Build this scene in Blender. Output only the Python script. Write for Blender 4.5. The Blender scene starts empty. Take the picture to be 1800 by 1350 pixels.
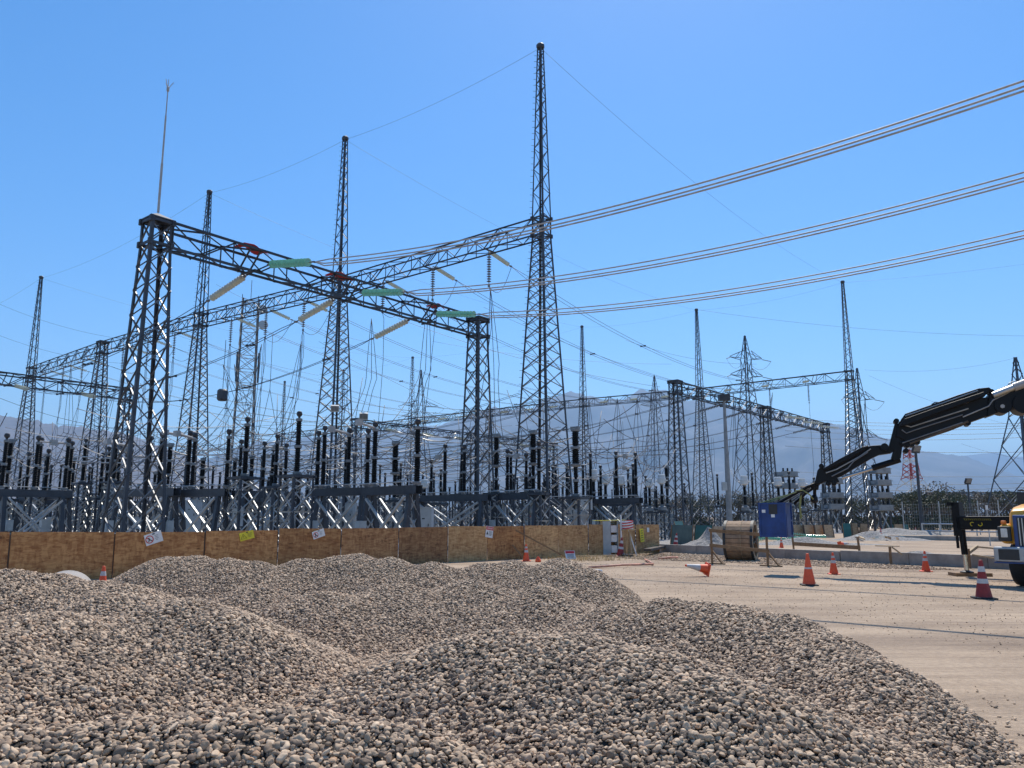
import bpy, math, random
import numpy as np
from mathutils import Vector, Matrix, Euler
R=random.Random(7)
# ---------------------------------------------------------------- camera, sky, sun
F=1380.0; HY=909.0; PIT=math.atan((HY-675)/F); EYE=1.6
cP,sP=math.cos(PIT),math.sin(PIT)
def ray(px,py):
    a=(px-900)/F; b=(675-py)/F
    return Vector((a,cP-b*sP,sP+b*cP))
def aty(px,py,Y):
    r=ray(px,py); return r*(Y/r.y)+Vector((0,0,EYE))
def atz(px,py,z):
    r=ray(px,py); return r*((z-EYE)/r.z)+Vector((0,0,EYE))
def gx(px,Y):                      # ground point in picture column px at depth Y
    zc=Y*cP-EYE*sP
    return Vector(((px-900)/F*zc,Y,0))
def zat(px,py,Y): return aty(px,py,Y).z
S=bpy.context.scene
cam_d=bpy.data.cameras.new('camera'); cam=bpy.data.objects.new('camera',cam_d)
S.collection.objects.link(cam); S.camera=cam
cam_d.sensor_width=36; cam_d.lens=36*F/1800; cam_d.clip_start=.05; cam_d.clip_end=60000
cam.location=(0,0,EYE); cam.rotation_euler=(math.pi/2+PIT,0,0)
SUN_EL=math.radians(57); SUN_AZ=math.radians(14)     # azimuth from +Y, negative to the left
sd=Vector((math.sin(SUN_AZ)*math.cos(SUN_EL),math.cos(SUN_AZ)*math.cos(SUN_EL),math.sin(SUN_EL)))
W=bpy.data.worlds.new('World'); S.world=W; W.use_nodes=True
nt=W.node_tree; bg=nt.nodes['Background']; sky=nt.nodes.new('ShaderNodeTexSky')
sky.sky_type='NISHITA'; sky.sun_disc=False; sky.sun_elevation=SUN_EL; sky.sun_rotation=SUN_AZ
sky.altitude=500; sky.air_density=1.0; sky.dust_density=0.35; sky.ozone_density=3.0
hs=nt.nodes.new('ShaderNodeHueSaturation'); hs.inputs['Saturation'].default_value=1.34
nt.links.new(sky.outputs[0],hs.inputs['Color']); nt.links.new(hs.outputs[0],bg.inputs[0]); bg.inputs[1].default_value=0.13
sl=bpy.data.lights.new('sun','SUN'); sun=bpy.data.objects.new('sun',sl); S.collection.objects.link(sun)
sl.energy=4.2; sl.angle=math.radians(.53); sl.color=(1,.94,.84)
sun.rotation_euler=sd.to_track_quat('Z','Y').to_euler(); sun.location=(0,0,60)
S.view_settings.view_transform='Standard'; S.view_settings.look='None'
S.view_settings.exposure=0.45; S.view_settings.gamma=1
S.cycles.max_bounces=6; S.cycles.volume_bounces=0; S.cycles.transparent_max_bounces=16
S.cycles.use_denoising=True
# ---------------------------------------------------------------- materials
M={}
def mat(name,col,rough=.7,metal=0,var=.12,scale=4.,bump=0.,bscale=None,col2=None,trans=0,spec=None):
    m=bpy.data.materials.new(name); m.use_nodes=True; n=m.node_tree.nodes; l=m.node_tree.links
    b=n['Principled BSDF']; b.inputs['Roughness'].default_value=rough; b.inputs['Metallic'].default_value=metal
    if spec is not None: b.inputs['Specular IOR Level'].default_value=spec
    if trans: b.inputs['Transmission Weight'].default_value=trans
    tc=n.new('ShaderNodeTexCoord'); no=n.new('ShaderNodeTexNoise'); no.inputs['Scale'].default_value=scale
    no.inputs['Detail'].default_value=5; no.inputs['Roughness'].default_value=.65
    l.new(tc.outputs['Object'],no.inputs['Vector'])
    mx=n.new('ShaderNodeMix'); mx.data_type='RGBA'
    c=Vector(col); c2=Vector(col2) if col2 else c*(1-2*var)
    mr=n.new('ShaderNodeMapRange'); mr.inputs[1].default_value=.3; mr.inputs[2].default_value=.7
    l.new(no.outputs[0],mr.inputs[0]); l.new(mr.outputs[0],mx.inputs[0])
    mx.inputs[6].default_value=(*(c*(1+var) if not col2 else c),1); mx.inputs[7].default_value=(*c2,1)
    l.new(mx.outputs[2],b.inputs['Base Color'])
    if bump:
        bn=n.new('ShaderNodeBump'); bn.inputs['Strength'].default_value=bump; bn.inputs['Distance'].default_value=.02
        n2=n.new('ShaderNodeTexNoise'); n2.inputs['Scale'].default_value=bscale or scale*6; n2.inputs['Detail'].default_value=6
        l.new(tc.outputs['Object'],n2.inputs['Vector']); l.new(n2.outputs[0],bn.inputs['Height']); l.new(bn.outputs[0],b.inputs['Normal'])
    M[name]=m; return m
mat('steel',(.048,.054,.066),.5,.12,.25,1.5)
mat('steel_brace_glint',(.15,.155,.165),.42,.25,.25,2)  # paler than the legs: sun glint on the bracing put into the colour
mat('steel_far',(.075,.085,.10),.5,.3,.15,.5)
mat('steel_light',(.42,.43,.43),.42,.25,.15,2)  # pale metal; on braces it stands in for sunlit glints
mat('black_porcelain',(.006,.0055,.006),.45,0,.2,3,spec=.2)
mat('grey_cap',(.20,.21,.22),.5,.3,.15,5)
mat('white_head',(.62,.63,.62),.45,0,.08,3)
mat('cabinet_grey',(.42,.44,.44),.55,.0,.1,2)
mat('alu',(.50,.50,.49),.38,.75,.12,3)
mat('alu_dull',(.42,.40,.38),.5,.2,.15,3)
mat('wire_dark',(.05,.05,.055),.5,.4,.1,3)
mat('glass_green',(.26,.62,.47),.14,0,.1,5,trans=.12)
mat('glass_pale',(.62,.63,.52),.18,0,.1,5,trans=.05)
mat('porcelain_dark',(.10,.09,.085),.25,0,.12,4)
mat('porcelain_pale',(.42,.41,.36),.28,0,.12,4)
mat('red_cloth',(.60,.03,.03),.8,0,.15,6)
mat('cone_orange',(.85,.10,.025),.5,0,.08,9)
mat('cone_dark',(.30,.022,.02),.55,0,.15,9)
mat('reflective',(.58,.53,.50),.45,0,.1,12)
mat('rubber',(.02,.02,.022),.75,0,.2,20,.3)
mat('crane_black',(.004,.0042,.006),.5,0,.2,4,spec=.25)
mat('hose',(.05,.05,.05),.4,.2,.1,8)
mat('chrome',(.62,.60,.56),.22,.9,.08,8)
mat('truck_yellow',(.78,.36,.035),.32,0,.05,1.5)
mat('truck_blue',(.02,.06,.20),.35,0,.1,3)
mat('glass_dark',(.02,.025,.03),.08,0,.05,3)
mat('lens',(.65,.63,.58),.15,0,.08,12)
mat('box_blue',(.010,.048,.20),.5,0,.18,3,.15,9)
mat('wood_pale',(.50,.36,.21),.75,0,.2,5,.3,30)
mat('wood_brown',(.27,.16,.08),.8,0,.22,6,.3,30)
mat('wood_reel',(.36,.22,.125),.75,0,.25,4,.3,20)
mat('concrete',(.33,.30,.27),.85,0,.16,2.5,.4,20)
mat('concrete_pale',(.33,.295,.26),.75,0,.12,4,.3,20)
mat('form_dark',(.10,.075,.055),.85,0,.2,4)
mat('paint_white',(.75,.74,.72),.5,0,.08,6)
mat('sign_yellow',(.75,.62,.03),.5,0,.08,6)
mat('sign_red',(.60,.03,.03),.5,0,.08,6)
mat('ink',(.03,.03,.03),.6,0,.05,6)
mat('teal_panel',(.035,.15,.14),.7,0,.15,2)
mat('teal_grey',(.10,.15,.14),.7,0,.15,2)
mat('sling_yellow',(.30,.30,.10),.7,0,.1,9)
mat('pvc_orange',(.62,.30,.20),.6,0,.2,5)
mat('tower_red',(.40,.06,.05),.6,0,.1,2)
mat('bark',(.10,.075,.055),.9,0,.2,8)
mat('lamp_orange',(.8,.2,.03),.4,0,.1,8)
def noise_node(n,l,vec,scale,detail=5,rough=.6):
    t=n.new('ShaderNodeTexNoise'); t.inputs['Scale'].default_value=scale; t.inputs['Detail'].default_value=detail; t.inputs['Roughness'].default_value=rough
    l.new(vec,t.inputs['Vector']); return t
def ramp(n,l,fac,stops):
    r=n.new('ShaderNodeValToRGB'); e=r.color_ramp.elements
    while len(e)<len(stops): e.new(.5)
    for k,(p,c) in enumerate(stops): e[k].position=p; e[k].color=(*c,1)
    l.new(fac,r.inputs[0]); return r
def base(name,rough=.85):
    m=bpy.data.materials.new(name); m.use_nodes=True; M[name]=m; n=m.node_tree.nodes; l=m.node_tree.links
    b=n['Principled BSDF']; b.inputs['Roughness'].default_value=rough; return m,n,l,b
# oriented strand board
def osb(name,dark,light):
    m,n,l,b=base(name,.7); tc=n.new('ShaderNodeTexCoord'); oi=n.new('ShaderNodeObjectInfo')
    vadd=n.new('ShaderNodeVectorMath'); vadd.operation='MULTIPLY_ADD'; l.new(oi.outputs['Random'],vadd.inputs[0]); vadd.inputs[1].default_value=(17,11,7); l.new(tc.outputs['Object'],vadd.inputs[2])
    cols=[]
    for k,(rot,sc) in enumerate(((.8,(5,5,18)),(-.9,(17,17,5)),(2.2,(8,8,26)))):
        mp=n.new('ShaderNodeMapping'); mp.inputs['Rotation'].default_value=(.0,rot,rot*.7); mp.inputs['Scale'].default_value=sc
        l.new(vadd.outputs[0],mp.inputs[0]); v=n.new('ShaderNodeTexVoronoi'); v.inputs['Scale'].default_value=1.
        l.new(mp.outputs[0],v.inputs['Vector']); sp=n.new('ShaderNodeSeparateColor'); l.new(v.outputs['Color'],sp.inputs[0]); cols.append(sp.outputs[0])
    a=n.new('ShaderNodeMath'); a.operation='ADD'; l.new(cols[0],a.inputs[0]); l.new(cols[1],a.inputs[1])
    a2=n.new('ShaderNodeMath'); a2.operation='MULTIPLY_ADD'; l.new(cols[2],a2.inputs[0]); a2.inputs[1].default_value=1; l.new(a.outputs[0],a2.inputs[2])
    a3=n.new('ShaderNodeMath'); a3.operation='DIVIDE'; l.new(a2.outputs[0],a3.inputs[0]); a3.inputs[1].default_value=3
    big=noise_node(n,l,tc.outputs['Object'],1.2)
    a4=n.new('ShaderNodeMath'); a4.operation='MULTIPLY_ADD'; l.new(big.outputs[0],a4.inputs[0]); a4.inputs[1].default_value=.5; l.new(a3.outputs[0],a4.inputs[2])
    d=Vector(dark); h=Vector(light)
    rr=ramp(n,l,a4.outputs[0],[(.30,d*.5),(.50,d),(.80,(d+h)*.5),(1.0,h)])
    hv=n.new('ShaderNodeHueSaturation'); mr=n.new('ShaderNodeMapRange'); mr.inputs[3].default_value=.82; mr.inputs[4].default_value=1.15; l.new(oi.outputs['Random'],mr.inputs[0]); l.new(mr.outputs[0],hv.inputs['Value'])
    st=noise_node(n,l,vadd.outputs[0],.9,4); r9=ramp(n,l,st.outputs[0],[(.35,(.86,.85,.84)),(.6,(1,1,1))]); mm=n.new('ShaderNodeMix'); mm.data_type='RGBA'; mm.blend_type='MULTIPLY'; mm.inputs[0].default_value=1
    l.new(rr.outputs[0],mm.inputs[6]); l.new(r9.outputs[0],mm.inputs[7]); l.new(mm.outputs[2],hv.inputs['Color']); l.new(hv.outputs[0],b.inputs['Base Color'])
osb('osb_brown',(.33,.128,.036),(.56,.28,.10)); osb('osb_sunlit',(.42,.205,.075),(.64,.38,.165)); osb('osb_far',(.36,.23,.12),(.5,.34,.2))
osb('osb_dark',(.28,.115,.038),(.48,.25,.10))
# dirt ground
m,n,l,b=base('dirt',.95); tc=n.new('ShaderNodeTexCoord'); O=tc.outputs['Object']
n1=noise_node(n,l,O,.12,6); n2=noise_node(n,l,O,14,8,.75)
mp=n.new('ShaderNodeMapping'); mp.inputs['Rotation'].default_value=(0,0,.10); mp.inputs['Scale'].default_value=(.13,1.0,1); l.new(O,mp.inputs[0])
n3=noise_node(n,l,mp.outputs[0],.8,9,.78)
n1.inputs['Scale'].default_value=.35; n1.inputs['Roughness'].default_value=.7
r1=ramp(n,l,n1.outputs[0],[(.3,(.30,.217,.148)),(.6,(.41,.308,.216))])
r3=ramp(n,l,n3.outputs[0],[(.36,(.72,.70,.69)),(.5,(.98,.97,.95)),(.62,(1.16,1.15,1.12))])
r2=ramp(n,l,n2.outputs[0],[(.3,(.70,.70,.71)),(.6,(1.1,1.1,1.1))])
x1=n.new('ShaderNodeMix'); x1.data_type='RGBA'; x1.blend_type='MULTIPLY'; x1.inputs[0].default_value=1
l.new(r1.outputs[0],x1.inputs[6]); l.new(r3.outputs[0],x1.inputs[7])
mp4=n.new('ShaderNodeMapping'); mp4.inputs['Rotation'].default_value=(0,0,-.16); mp4.inputs['Scale'].default_value=(.02,2.6,1); l.new(O,mp4.inputs[0])
n4=noise_node(n,l,mp4.outputs[0],1.0,3,.5); r4=ramp(n,l,n4.outputs[0],[(.0,(1,1,1)),(.52,(1,1,1)),(.555,(.74,.72,.71)),(.575,(1.06,1.05,1.04)),(.59,(.78,.76,.75)),(.63,(1,1,1))])
n5=noise_node(n,l,O,.5,3); x4=n.new('ShaderNodeMix'); x4.data_type='RGBA'; x4.blend_type='MULTIPLY'; l.new(n5.outputs[0],x4.inputs[0]); l.new(x1.outputs[2],x4.inputs[6]); l.new(r4.outputs[0],x4.inputs[7])
x2=n.new('ShaderNodeMix'); x2.data_type='RGBA'; x2.blend_type='MULTIPLY'; x2.inputs[0].default_value=1
l.new(x4.outputs[2],x2.inputs[6]); l.new(r2.outputs[0],x2.inputs[7]); l.new(x2.outputs[2],b.inputs['Base Color'])
vo=n.new('ShaderNodeTexVoronoi'); vo.inputs['Scale'].default_value=38; l.new(O,vo.inputs['Vector'])
bp=n.new('ShaderNodeBump'); bp.inputs['Strength'].default_value=.8; bp.inputs['Distance'].default_value=.02; l.new(n2.outputs[0],bp.inputs['Height'])
bp2=n.new('ShaderNodeBump'); bp2.inputs['Strength'].default_value=.5; bp2.inputs['Distance'].default_value=.015; l.new(vo.outputs[0],bp2.inputs['Height']); l.new(bp.outputs[0],bp2.inputs['Normal'])
l.new(bp2.outputs[0],b.inputs['Normal'])
# yard gravel (grey speckle)
m,n,l,b=base('yard_gravel',.95); tc=n.new('ShaderNodeTexCoord'); O=tc.outputs['Object']
n2=noise_node(n,l,O,9,8,.8); n1=noise_node(n,l,O,.2,3)
r=ramp(n,l,n2.outputs[0],[(.35,(.12,.11,.10)),(.5,(.27,.25,.23)),(.65,(.45,.42,.39))]); l.new(r.outputs[0],b.inputs['Base Color'])
bp=n.new('ShaderNodeBump'); bp.inputs['Strength'].default_value=1; bp.inputs['Distance'].default_value=.05; l.new(n2.outputs[0],bp.inputs['Height']); l.new(bp.outputs[0],b.inputs['Normal'])
# pebbles
def pebble_mat(name,k=1.):
    m,n,l,b=base(name,.75); oi=n.new('ShaderNodeObjectInfo'); tc=n.new('ShaderNodeTexCoord'); no=noise_node(n,l,tc.outputs['Object'],1.6,6,.7)
    q=lambda *c: tuple(v*k*f for v,f in zip(c,(1.31,1.09,.84)))
    r=ramp(n,l,oi.outputs['Random'],[(0,q(.09,.075,.068)),(.2,q(.17,.14,.12)),(.45,q(.28,.235,.195)),(.7,q(.40,.34,.285)),(.9,q(.52,.46,.40)),(1,q(.33,.235,.17))])
    r2=ramp(n,l,no.outputs[0],[(.3,(.78,.76,.75)),(.65,(1.08,1.08,1.08))])
    x=n.new('ShaderNodeMix'); x.data_type='RGBA'; x.blend_type='MULTIPLY'; x.inputs[0].default_value=1
    l.new(r.outputs[0],x.inputs[6]); l.new(r2.outputs[0],x.inputs[7]); l.new(x.outputs[2],b.inputs['Base Color'])
pebble_mat('pebble'); pebble_mat('pebble_ground',.95)
mat('pile_core_shade',(.04,.032,.025),.95,0,.2,20,.8,40)  # near black: shade in the gaps between stones put into the colour
# hills
def hill(name,a,c,sc):
    m,n,l,b=base(name,.95); tc=n.new('ShaderNodeTexCoord'); no=noise_node(n,l,tc.outputs['Object'],sc,9,.65)
    r=ramp(n,l,no.outputs[0],[(.38,a),(.62,c)]); l.new(r.outputs[0],b.inputs['Base Color'])
hill('hill_near',(.085,.065,.06),(.16,.125,.11),.012); hill('hill_far',(.055,.055,.06),(.13,.12,.12),.0016)
# foliage
def leafm(name,a,c):
    m,n,l,b=base(name,.7); tc=n.new('ShaderNodeTexCoord'); no=noise_node(n,l,tc.outputs['Object'],1.3,4)
    r=ramp(n,l,no.outputs[0],[(.35,a),(.65,c)]); l.new(r.outputs[0],b.inputs['Base Color'])
leafm('leaf_green',(.035,.045,.020),(.075,.085,.040)); leafm('leaf_olive',(.06,.055,.035),(.12,.105,.065)); leafm('leaf_dry',(.13,.10,.075),(.22,.18,.13))
# ---------------------------------------------------------------- mesh helpers
COL=S.collection
class MB:
    def __init__(s): s.v=[]; s.f=[]
    def add(s,vs,fs):
        o=len(s.v); s.v+= [tuple(v) for v in vs]; s.f+=[tuple(i+o for i in f) for f in fs]; return s
    def box(s,c,d,rot=None):
        x,y,z=[k/2 for k in d]; vs=[Vector((i*x,j*y,k*z)) for i in (-1,1) for j in (-1,1) for k in (-1,1)]
        if rot is not None: vs=[rot@v for v in vs]
        c=Vector(c); return s.add([v+c for v in vs],[(0,1,3,2),(4,6,7,5),(0,4,5,1),(2,3,7,6),(0,2,6,4),(1,5,7,3)])
    def bar(s,p,q,w,h=None,up=(0,0,1)):
        p=Vector(p); q=Vector(q); h=h or w; d=(q-p).normalized(); u=Vector(up)
        if abs(d.dot(u))>.99: u=Vector((1,0,0))
        a=d.cross(u).normalized(); bb=a.cross(d); vs=[]
        for e in (p,q):
            for i,j in ((-1,-1),(1,-1),(1,1),(-1,1)): vs.append(e+a*i*w/2+bb*j*h/2)
        return s.add(vs,[(0,3,2,1),(4,5,6,7),(0,1,5,4),(1,2,6,5),(2,3,7,6),(3,0,4,7)])
    def ang(s,p,q,w,up=(0,0,1),flip=1,t=None):      # steel angle (L section)
        p=Vector(p); q=Vector(q); t=t or w*.14; d=(q-p).normalized(); u=Vector(up)
        if abs(d.dot(u))>.98: u=Vector((1,0,0))
        a=d.cross(u).normalized()*flip; bb=a.cross(d).normalized(); vs=[]
        for e in (p,q):
            for i,j in ((0,0),(w,0),(w,t),(t,t),(t,w),(0,w)): vs.append(e+a*i+bb*j)
        fs=[(0,1,2,3,4,5),(11,10,9,8,7,6)]+[(k,(k+1)%6+0,(k+1)%6+6,k+6) for k in range(6)]
        return s.add(vs,fs)
    def tube(s,pts,r,n=6,cap=True):
        pts=[Vector(p) for p in pts]; N=len(pts); vs=[]; fs=[]
        pa=None
        for i,p in enumerate(pts):
            d=(pts[min(i+1,N-1)]-pts[max(i-1,0)]).normalized()
            if pa is None: pa=d.cross(Vector((0,0,1)) if abs(d.z)<.9 else Vector((1,0,0))).normalized()
            else: pa=(pa-d*pa.dot(d)).normalized()
            bb=d.cross(pa); rr=r[i] if isinstance(r,(list,tuple)) else r
            for k in range(n):
                t=2*math.pi*k/n; vs.append(p+pa*math.cos(t)*rr+bb*math.sin(t)*rr)
        for i in range(N-1):
            for k in range(n): fs.append((i*n+k,i*n+(k+1)%n,(i+1)*n+(k+1)%n,(i+1)*n+k))
        if cap: fs.append(tuple(range(n-1,-1,-1))); fs.append(tuple((N-1)*n+k for k in range(n)))
        return s.add(vs,fs)
    def lathe(s,prof,c=(0,0,0),n=12,rot=None):      # prof [(r,z)]
        c=Vector(c); vs=[]; fs=[]
        for r,z in prof:
            for k in range(n):
                t=2*math.pi*k/n; v=Vector((r*math.cos(t),r*math.sin(t),z)); vs.append((rot@v if rot is not None else v)+c)
        for i in range(len(prof)-1):
            for k in range(n): fs.append((i*n+k,i*n+(k+1)%n,(i+1)*n+(k+1)%n,(i+1)*n+k))
        fs.append(tuple(range(n-1,-1,-1))); fs.append(tuple((len(prof)-1)*n+k for k in range(n)))
        return s.add(vs,fs)
    def prism(s,poly,depth):                        # closed outline (3D points) thickened along vector
        n=len(poly); d=Vector(depth); a=[Vector(p)-d/2 for p in poly]; b2=[Vector(p)+d/2 for p in poly]
        return s.add(a+b2,[tuple(range(n)),tuple(range(2*n-1,n-1,-1))]+[(k,k+n,(k+1)%n+n,(k+1)%n) for k in range(n)])
    def mesh(s,name,m,smooth=False):
        me=bpy.data.meshes.new(name); me.from_pydata(s.v,[],s.f); me.materials.append(M[m]); me.validate()
        if smooth: me.polygons.foreach_set('use_smooth',[True]*len(me.polygons))
        me.update(); return me
    def build(s,name,m,parent=None,smooth=False,fix=True):
        me=s.mesh(name,m,smooth)
        if fix:
            import bmesh as bmx
            b=bmx.new(); b.from_mesh(me); bmx.ops.recalc_face_normals(b,faces=b.faces); b.to_mesh(me); b.free()
        o=bpy.data.objects.new(name,me); COL.objects.link(o); o.parent=parent; return o
def tag(o,label=None,cat=None,group=None,kind=None):
    if cat and not kind: kind='thing'
    for k,v in (('label',label),('category',cat),('group',group),('kind',kind)):
        if v: o[k]=v
    return o
def thing(name,label,cat,loc=(0,0,0),rz=0,group=None):
    o=bpy.data.objects.new(name,None); COL.objects.link(o); o.location=loc; o.rotation_euler=(0,0,rz); o.empty_display_size=.3
    return tag(o,label,cat,group)
def dup(root,label=None,loc=None,rot=None,scale=None,group=None):
    def cp(o,par):
        c=o.copy(); COL.objects.link(c); c.parent=par
        for ch in o.children: cp(ch,c)
        return c
    r=cp(root,None)
    if label: r['label']=label
    if group: r['group']=group
    if loc is not None: r.location=loc
    if rot is not None: r.rotation_euler=rot
    if scale is not None: r.scale=scale if not isinstance(scale,(int,float)) else (scale,)*3
    return r
ORD=['first','second','third','fourth','fifth','sixth','seventh','eighth','ninth','tenth','eleventh','twelfth','thirteenth','fourteenth','fifteenth','sixteenth','seventeenth','eighteenth','nineteenth','twentieth']+['twenty-'+w for w in ('first','second','third','fourth','fifth','sixth','seventh','eighth','ninth')]+['thirtieth']+['thirty-'+w for w in ('first','second','third','fourth','fifth','sixth','seventh','eighth','ninth')]+['fortieth']
def od(i,n):
    if i==0: return 'leftmost'
    if i==n-1: return 'rightmost'
    return (ORD[i] if i<len(ORD) else 'number %d'%(i+1))+' from the left'
UA=math.radians(141); U=Vector((math.cos(UA),math.sin(UA),0)); V=Vector((math.sin(UA),-math.cos(UA),0))
def place(px):
    for lim,t in ((130,'at the far left'),(300,'behind the big peaked column'),(520,'left of the central mast tower'),(660,'around the central mast tower'),(800,'right of the central mast tower'),(900,'behind the square-topped column'),(1030,'behind the tallest tower'),(1220,'right of the tallest tower'),(1480,'behind the right-hand gantry'),(9999,'at the far right')):
        if px<lim: return t
def relabel(lst):          # lst of (object, picture column, phrase): one label each, by place
    by={}
    for o,px,ph in lst: by.setdefault((ph,place(px)),[]).append((px,o))
    for (ph,pl),v in by.items():
        v.sort(key=lambda q:q[0])
        for i,(px,o) in enumerate(v): o['label']=('%s %s'%(ph,pl)) if len(v)==1 else '%s %s, %s there'%(ph,pl,od(i,len(v)))
YAW=UA   # local x along U
# ---------------------------------------------------------------- ground
def sheet(name,poly,z,m,label=None):
    me=bpy.data.meshes.new(name); me.from_pydata([(x,y,z) for x,y in poly],[],[tuple(range(len(poly)))]); me.materials.append(M[m])
    o=bpy.data.objects.new(name,me); COL.objects.link(o); tag(o,kind='structure'); return o
sheet('ground',[(-26000,-3000),(26000,-3000),(26000,30000),(-26000,30000)],0,'dirt')
yard=[gx(-900,22)[:2],gx(0,24)[:2],gx(860,34)[:2],gx(1140,46)[:2],gx(1500,84)[:2],gx(1500,230)[:2],gx(-900,230)[:2]]
sheet('yard_gravel',[tuple(p) for p in yard],.004,'yard_gravel')
# mountains: polar height fields
def smooth_noise(seed):
    r=np.random.RandomState(seed); ks=[(r.randn(),r.randn(),r.rand()*6.28,r.rand()*6.28) for _ in range(60)]
    def f(x,y,base,octs=5):
        h=0; k=0
        for o in range(octs):
            s=2.0**o/base
            for j in range(5):
                a,b2,p,q=ks[(o*5+j)%60]; h=h+np.sin(s*(x*a+y*b2)*6.28+p)*np.sin(s*(x*b2-y*a)*5.1+q)*.5**o*.4
        return h
    return f
def mountain(name,prof,Rr,m,depth,seed,rough=.12,n=260,rows=46):
    f=smooth_noise(seed); px=np.linspace(prof[0][0],prof[-1][0],n); py=np.interp(px,[p[0] for p in prof],[p[1] for p in prof])
    vs=[]; fs=[]
    for i in range(n):
        a=(px[i]-900)/F
        for j in range(rows):
            t=j/(rows-1)            # 0 = foot (near) 1 = ridge, continues slightly behind
            Y=Rr-depth*(1-t*1.25)
            X=a*Y
            yr=py[i]; top=zat(px[i],yr,Rr)
            tt=min(t/.8,1); hgt=top*(tt**1.5) if t<=.8 else top*(1-(t-.8)*1.6)
            hgt+=top*rough*float(f(X,Y,depth*.6))*math.sin(math.pi*min(tt,1)) 
            if t>.795: hgt+=top*.02*float(f(X*1.7,Y,depth*.15))
            vs.append((X,Y,hgt-3 if j else -5))
    for i in range(n-1):
        for j in range(rows-1):
            k=i*rows+j; fs.append((k,k+rows,k+rows+1,k+1))
    mb=MB(); mb.add(vs,fs); o=mb.build(name,m,smooth=True,fix=False); tag(o,kind='structure'); return o
mountain('hills',[(-260,742),(-80,730),(10,733),(60,738),(130,752),(200,757),(260,775),(330,800),(420,835),(520,872),(600,900)],6500,'hill_near',2900,3,.10)
mountain('mountain_range',[(300,842),(380,800),(450,775),(560,768),(650,758),(760,748),(830,728),(872,716),(930,718),(985,694),(1005,690),(1050,694),(1062,700),(1095,701),(1118,688),(1140,683),(1165,684),(1200,700),(1250,707),(1300,715),(1345,716),(1385,727),(1430,735),(1490,748),(1560,770),(1610,791),(1650,797),(1700,802),(1740,818),(1790,838),(1860,862),(1960,885),(2100,900)],11000,'hill_far',5200,5,.13,420,80)
mountain('distant_mountains',[(1560,850),(1640,812),(1680,801),(1710,797),(1750,793),(1775,800),(1800,801),(1850,812),(1960,815),(2100,840),(2200,880)],17000,'hill_far',3500,9,.05,120,20)
# ---------------------------------------------------------------- lattice steel
def lattice_leg_mesh(lv,ix,iy,w):
    mb=MB()
    for (z0,h0),(z1,h1) in zip(lv[:-1],lv[1:]):
        p=Vector((ix*h0,iy*h0,z0)); q=Vector((ix*h1,iy*h1,z1)); t=w*.16
        d=(q-p).normalized(); ax=Vector((-ix,0,0)); ay=Vector((0,-iy,0)); vs=[]
        for e in (p,q):
            for i,j in ((0,0),(w,0),(w,t),(t,t),(t,w),(0,w)): vs.append(e+ax*i+ay*j)
        mb.add(vs,[(0,1,2,3,4,5),(11,10,9,8,7,6)]+[(k,(k+1)%6,(k+1)%6+6,k+6) for k in range(6)])
    return mb
def levels(z0,h0,z1,h1,k):
    out=[(z0,h0)]
    z=z0
    while z<z1-.01:
        h=h0+(h1-h0)*(z-z0)/(z1-z0); z=z+2*h*k
        if z>z1-h*k*.6: z=z1
        out.append((z,h0+(h1-h0)*(z-z0)/(z1-z0)))
    return out
def brace_faces(mb,lv,w,style='X',hor=0):
    for n,((z0,a),(z1,b2)) in enumerate(zip(lv[:-1],lv[1:])):
        for k in range(4):
            c0,s0=[(1,0),(0,1),(-1,0),(0,-1)][k]
            def P(t,z,h,off=0):   # point on face k: t=-1..1
                h2=h-.02-off
                return Vector((c0*h2-s0*t*h,s0*h2+c0*t*h,z))
            if style=='X':
                mb.ang(P(-1,z0,a),P(1,z1,b2),w,up=(c0,s0,0)); mb.ang(P(1,z0,a,.04),P(-1,z1,b2,.04),w,up=(c0,s0,0),flip=-1)
            else:
                s2=1 if (n+k)%2 else -1
                mb.ang(P(-s2,z0,a),P(s2,z1,b2),w,up=(c0,s0,0))
            if hor and n%hor==0: mb.ang(P(-1,z0,a),P(1,z0,a),w,up=(c0,s0,0))
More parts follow.
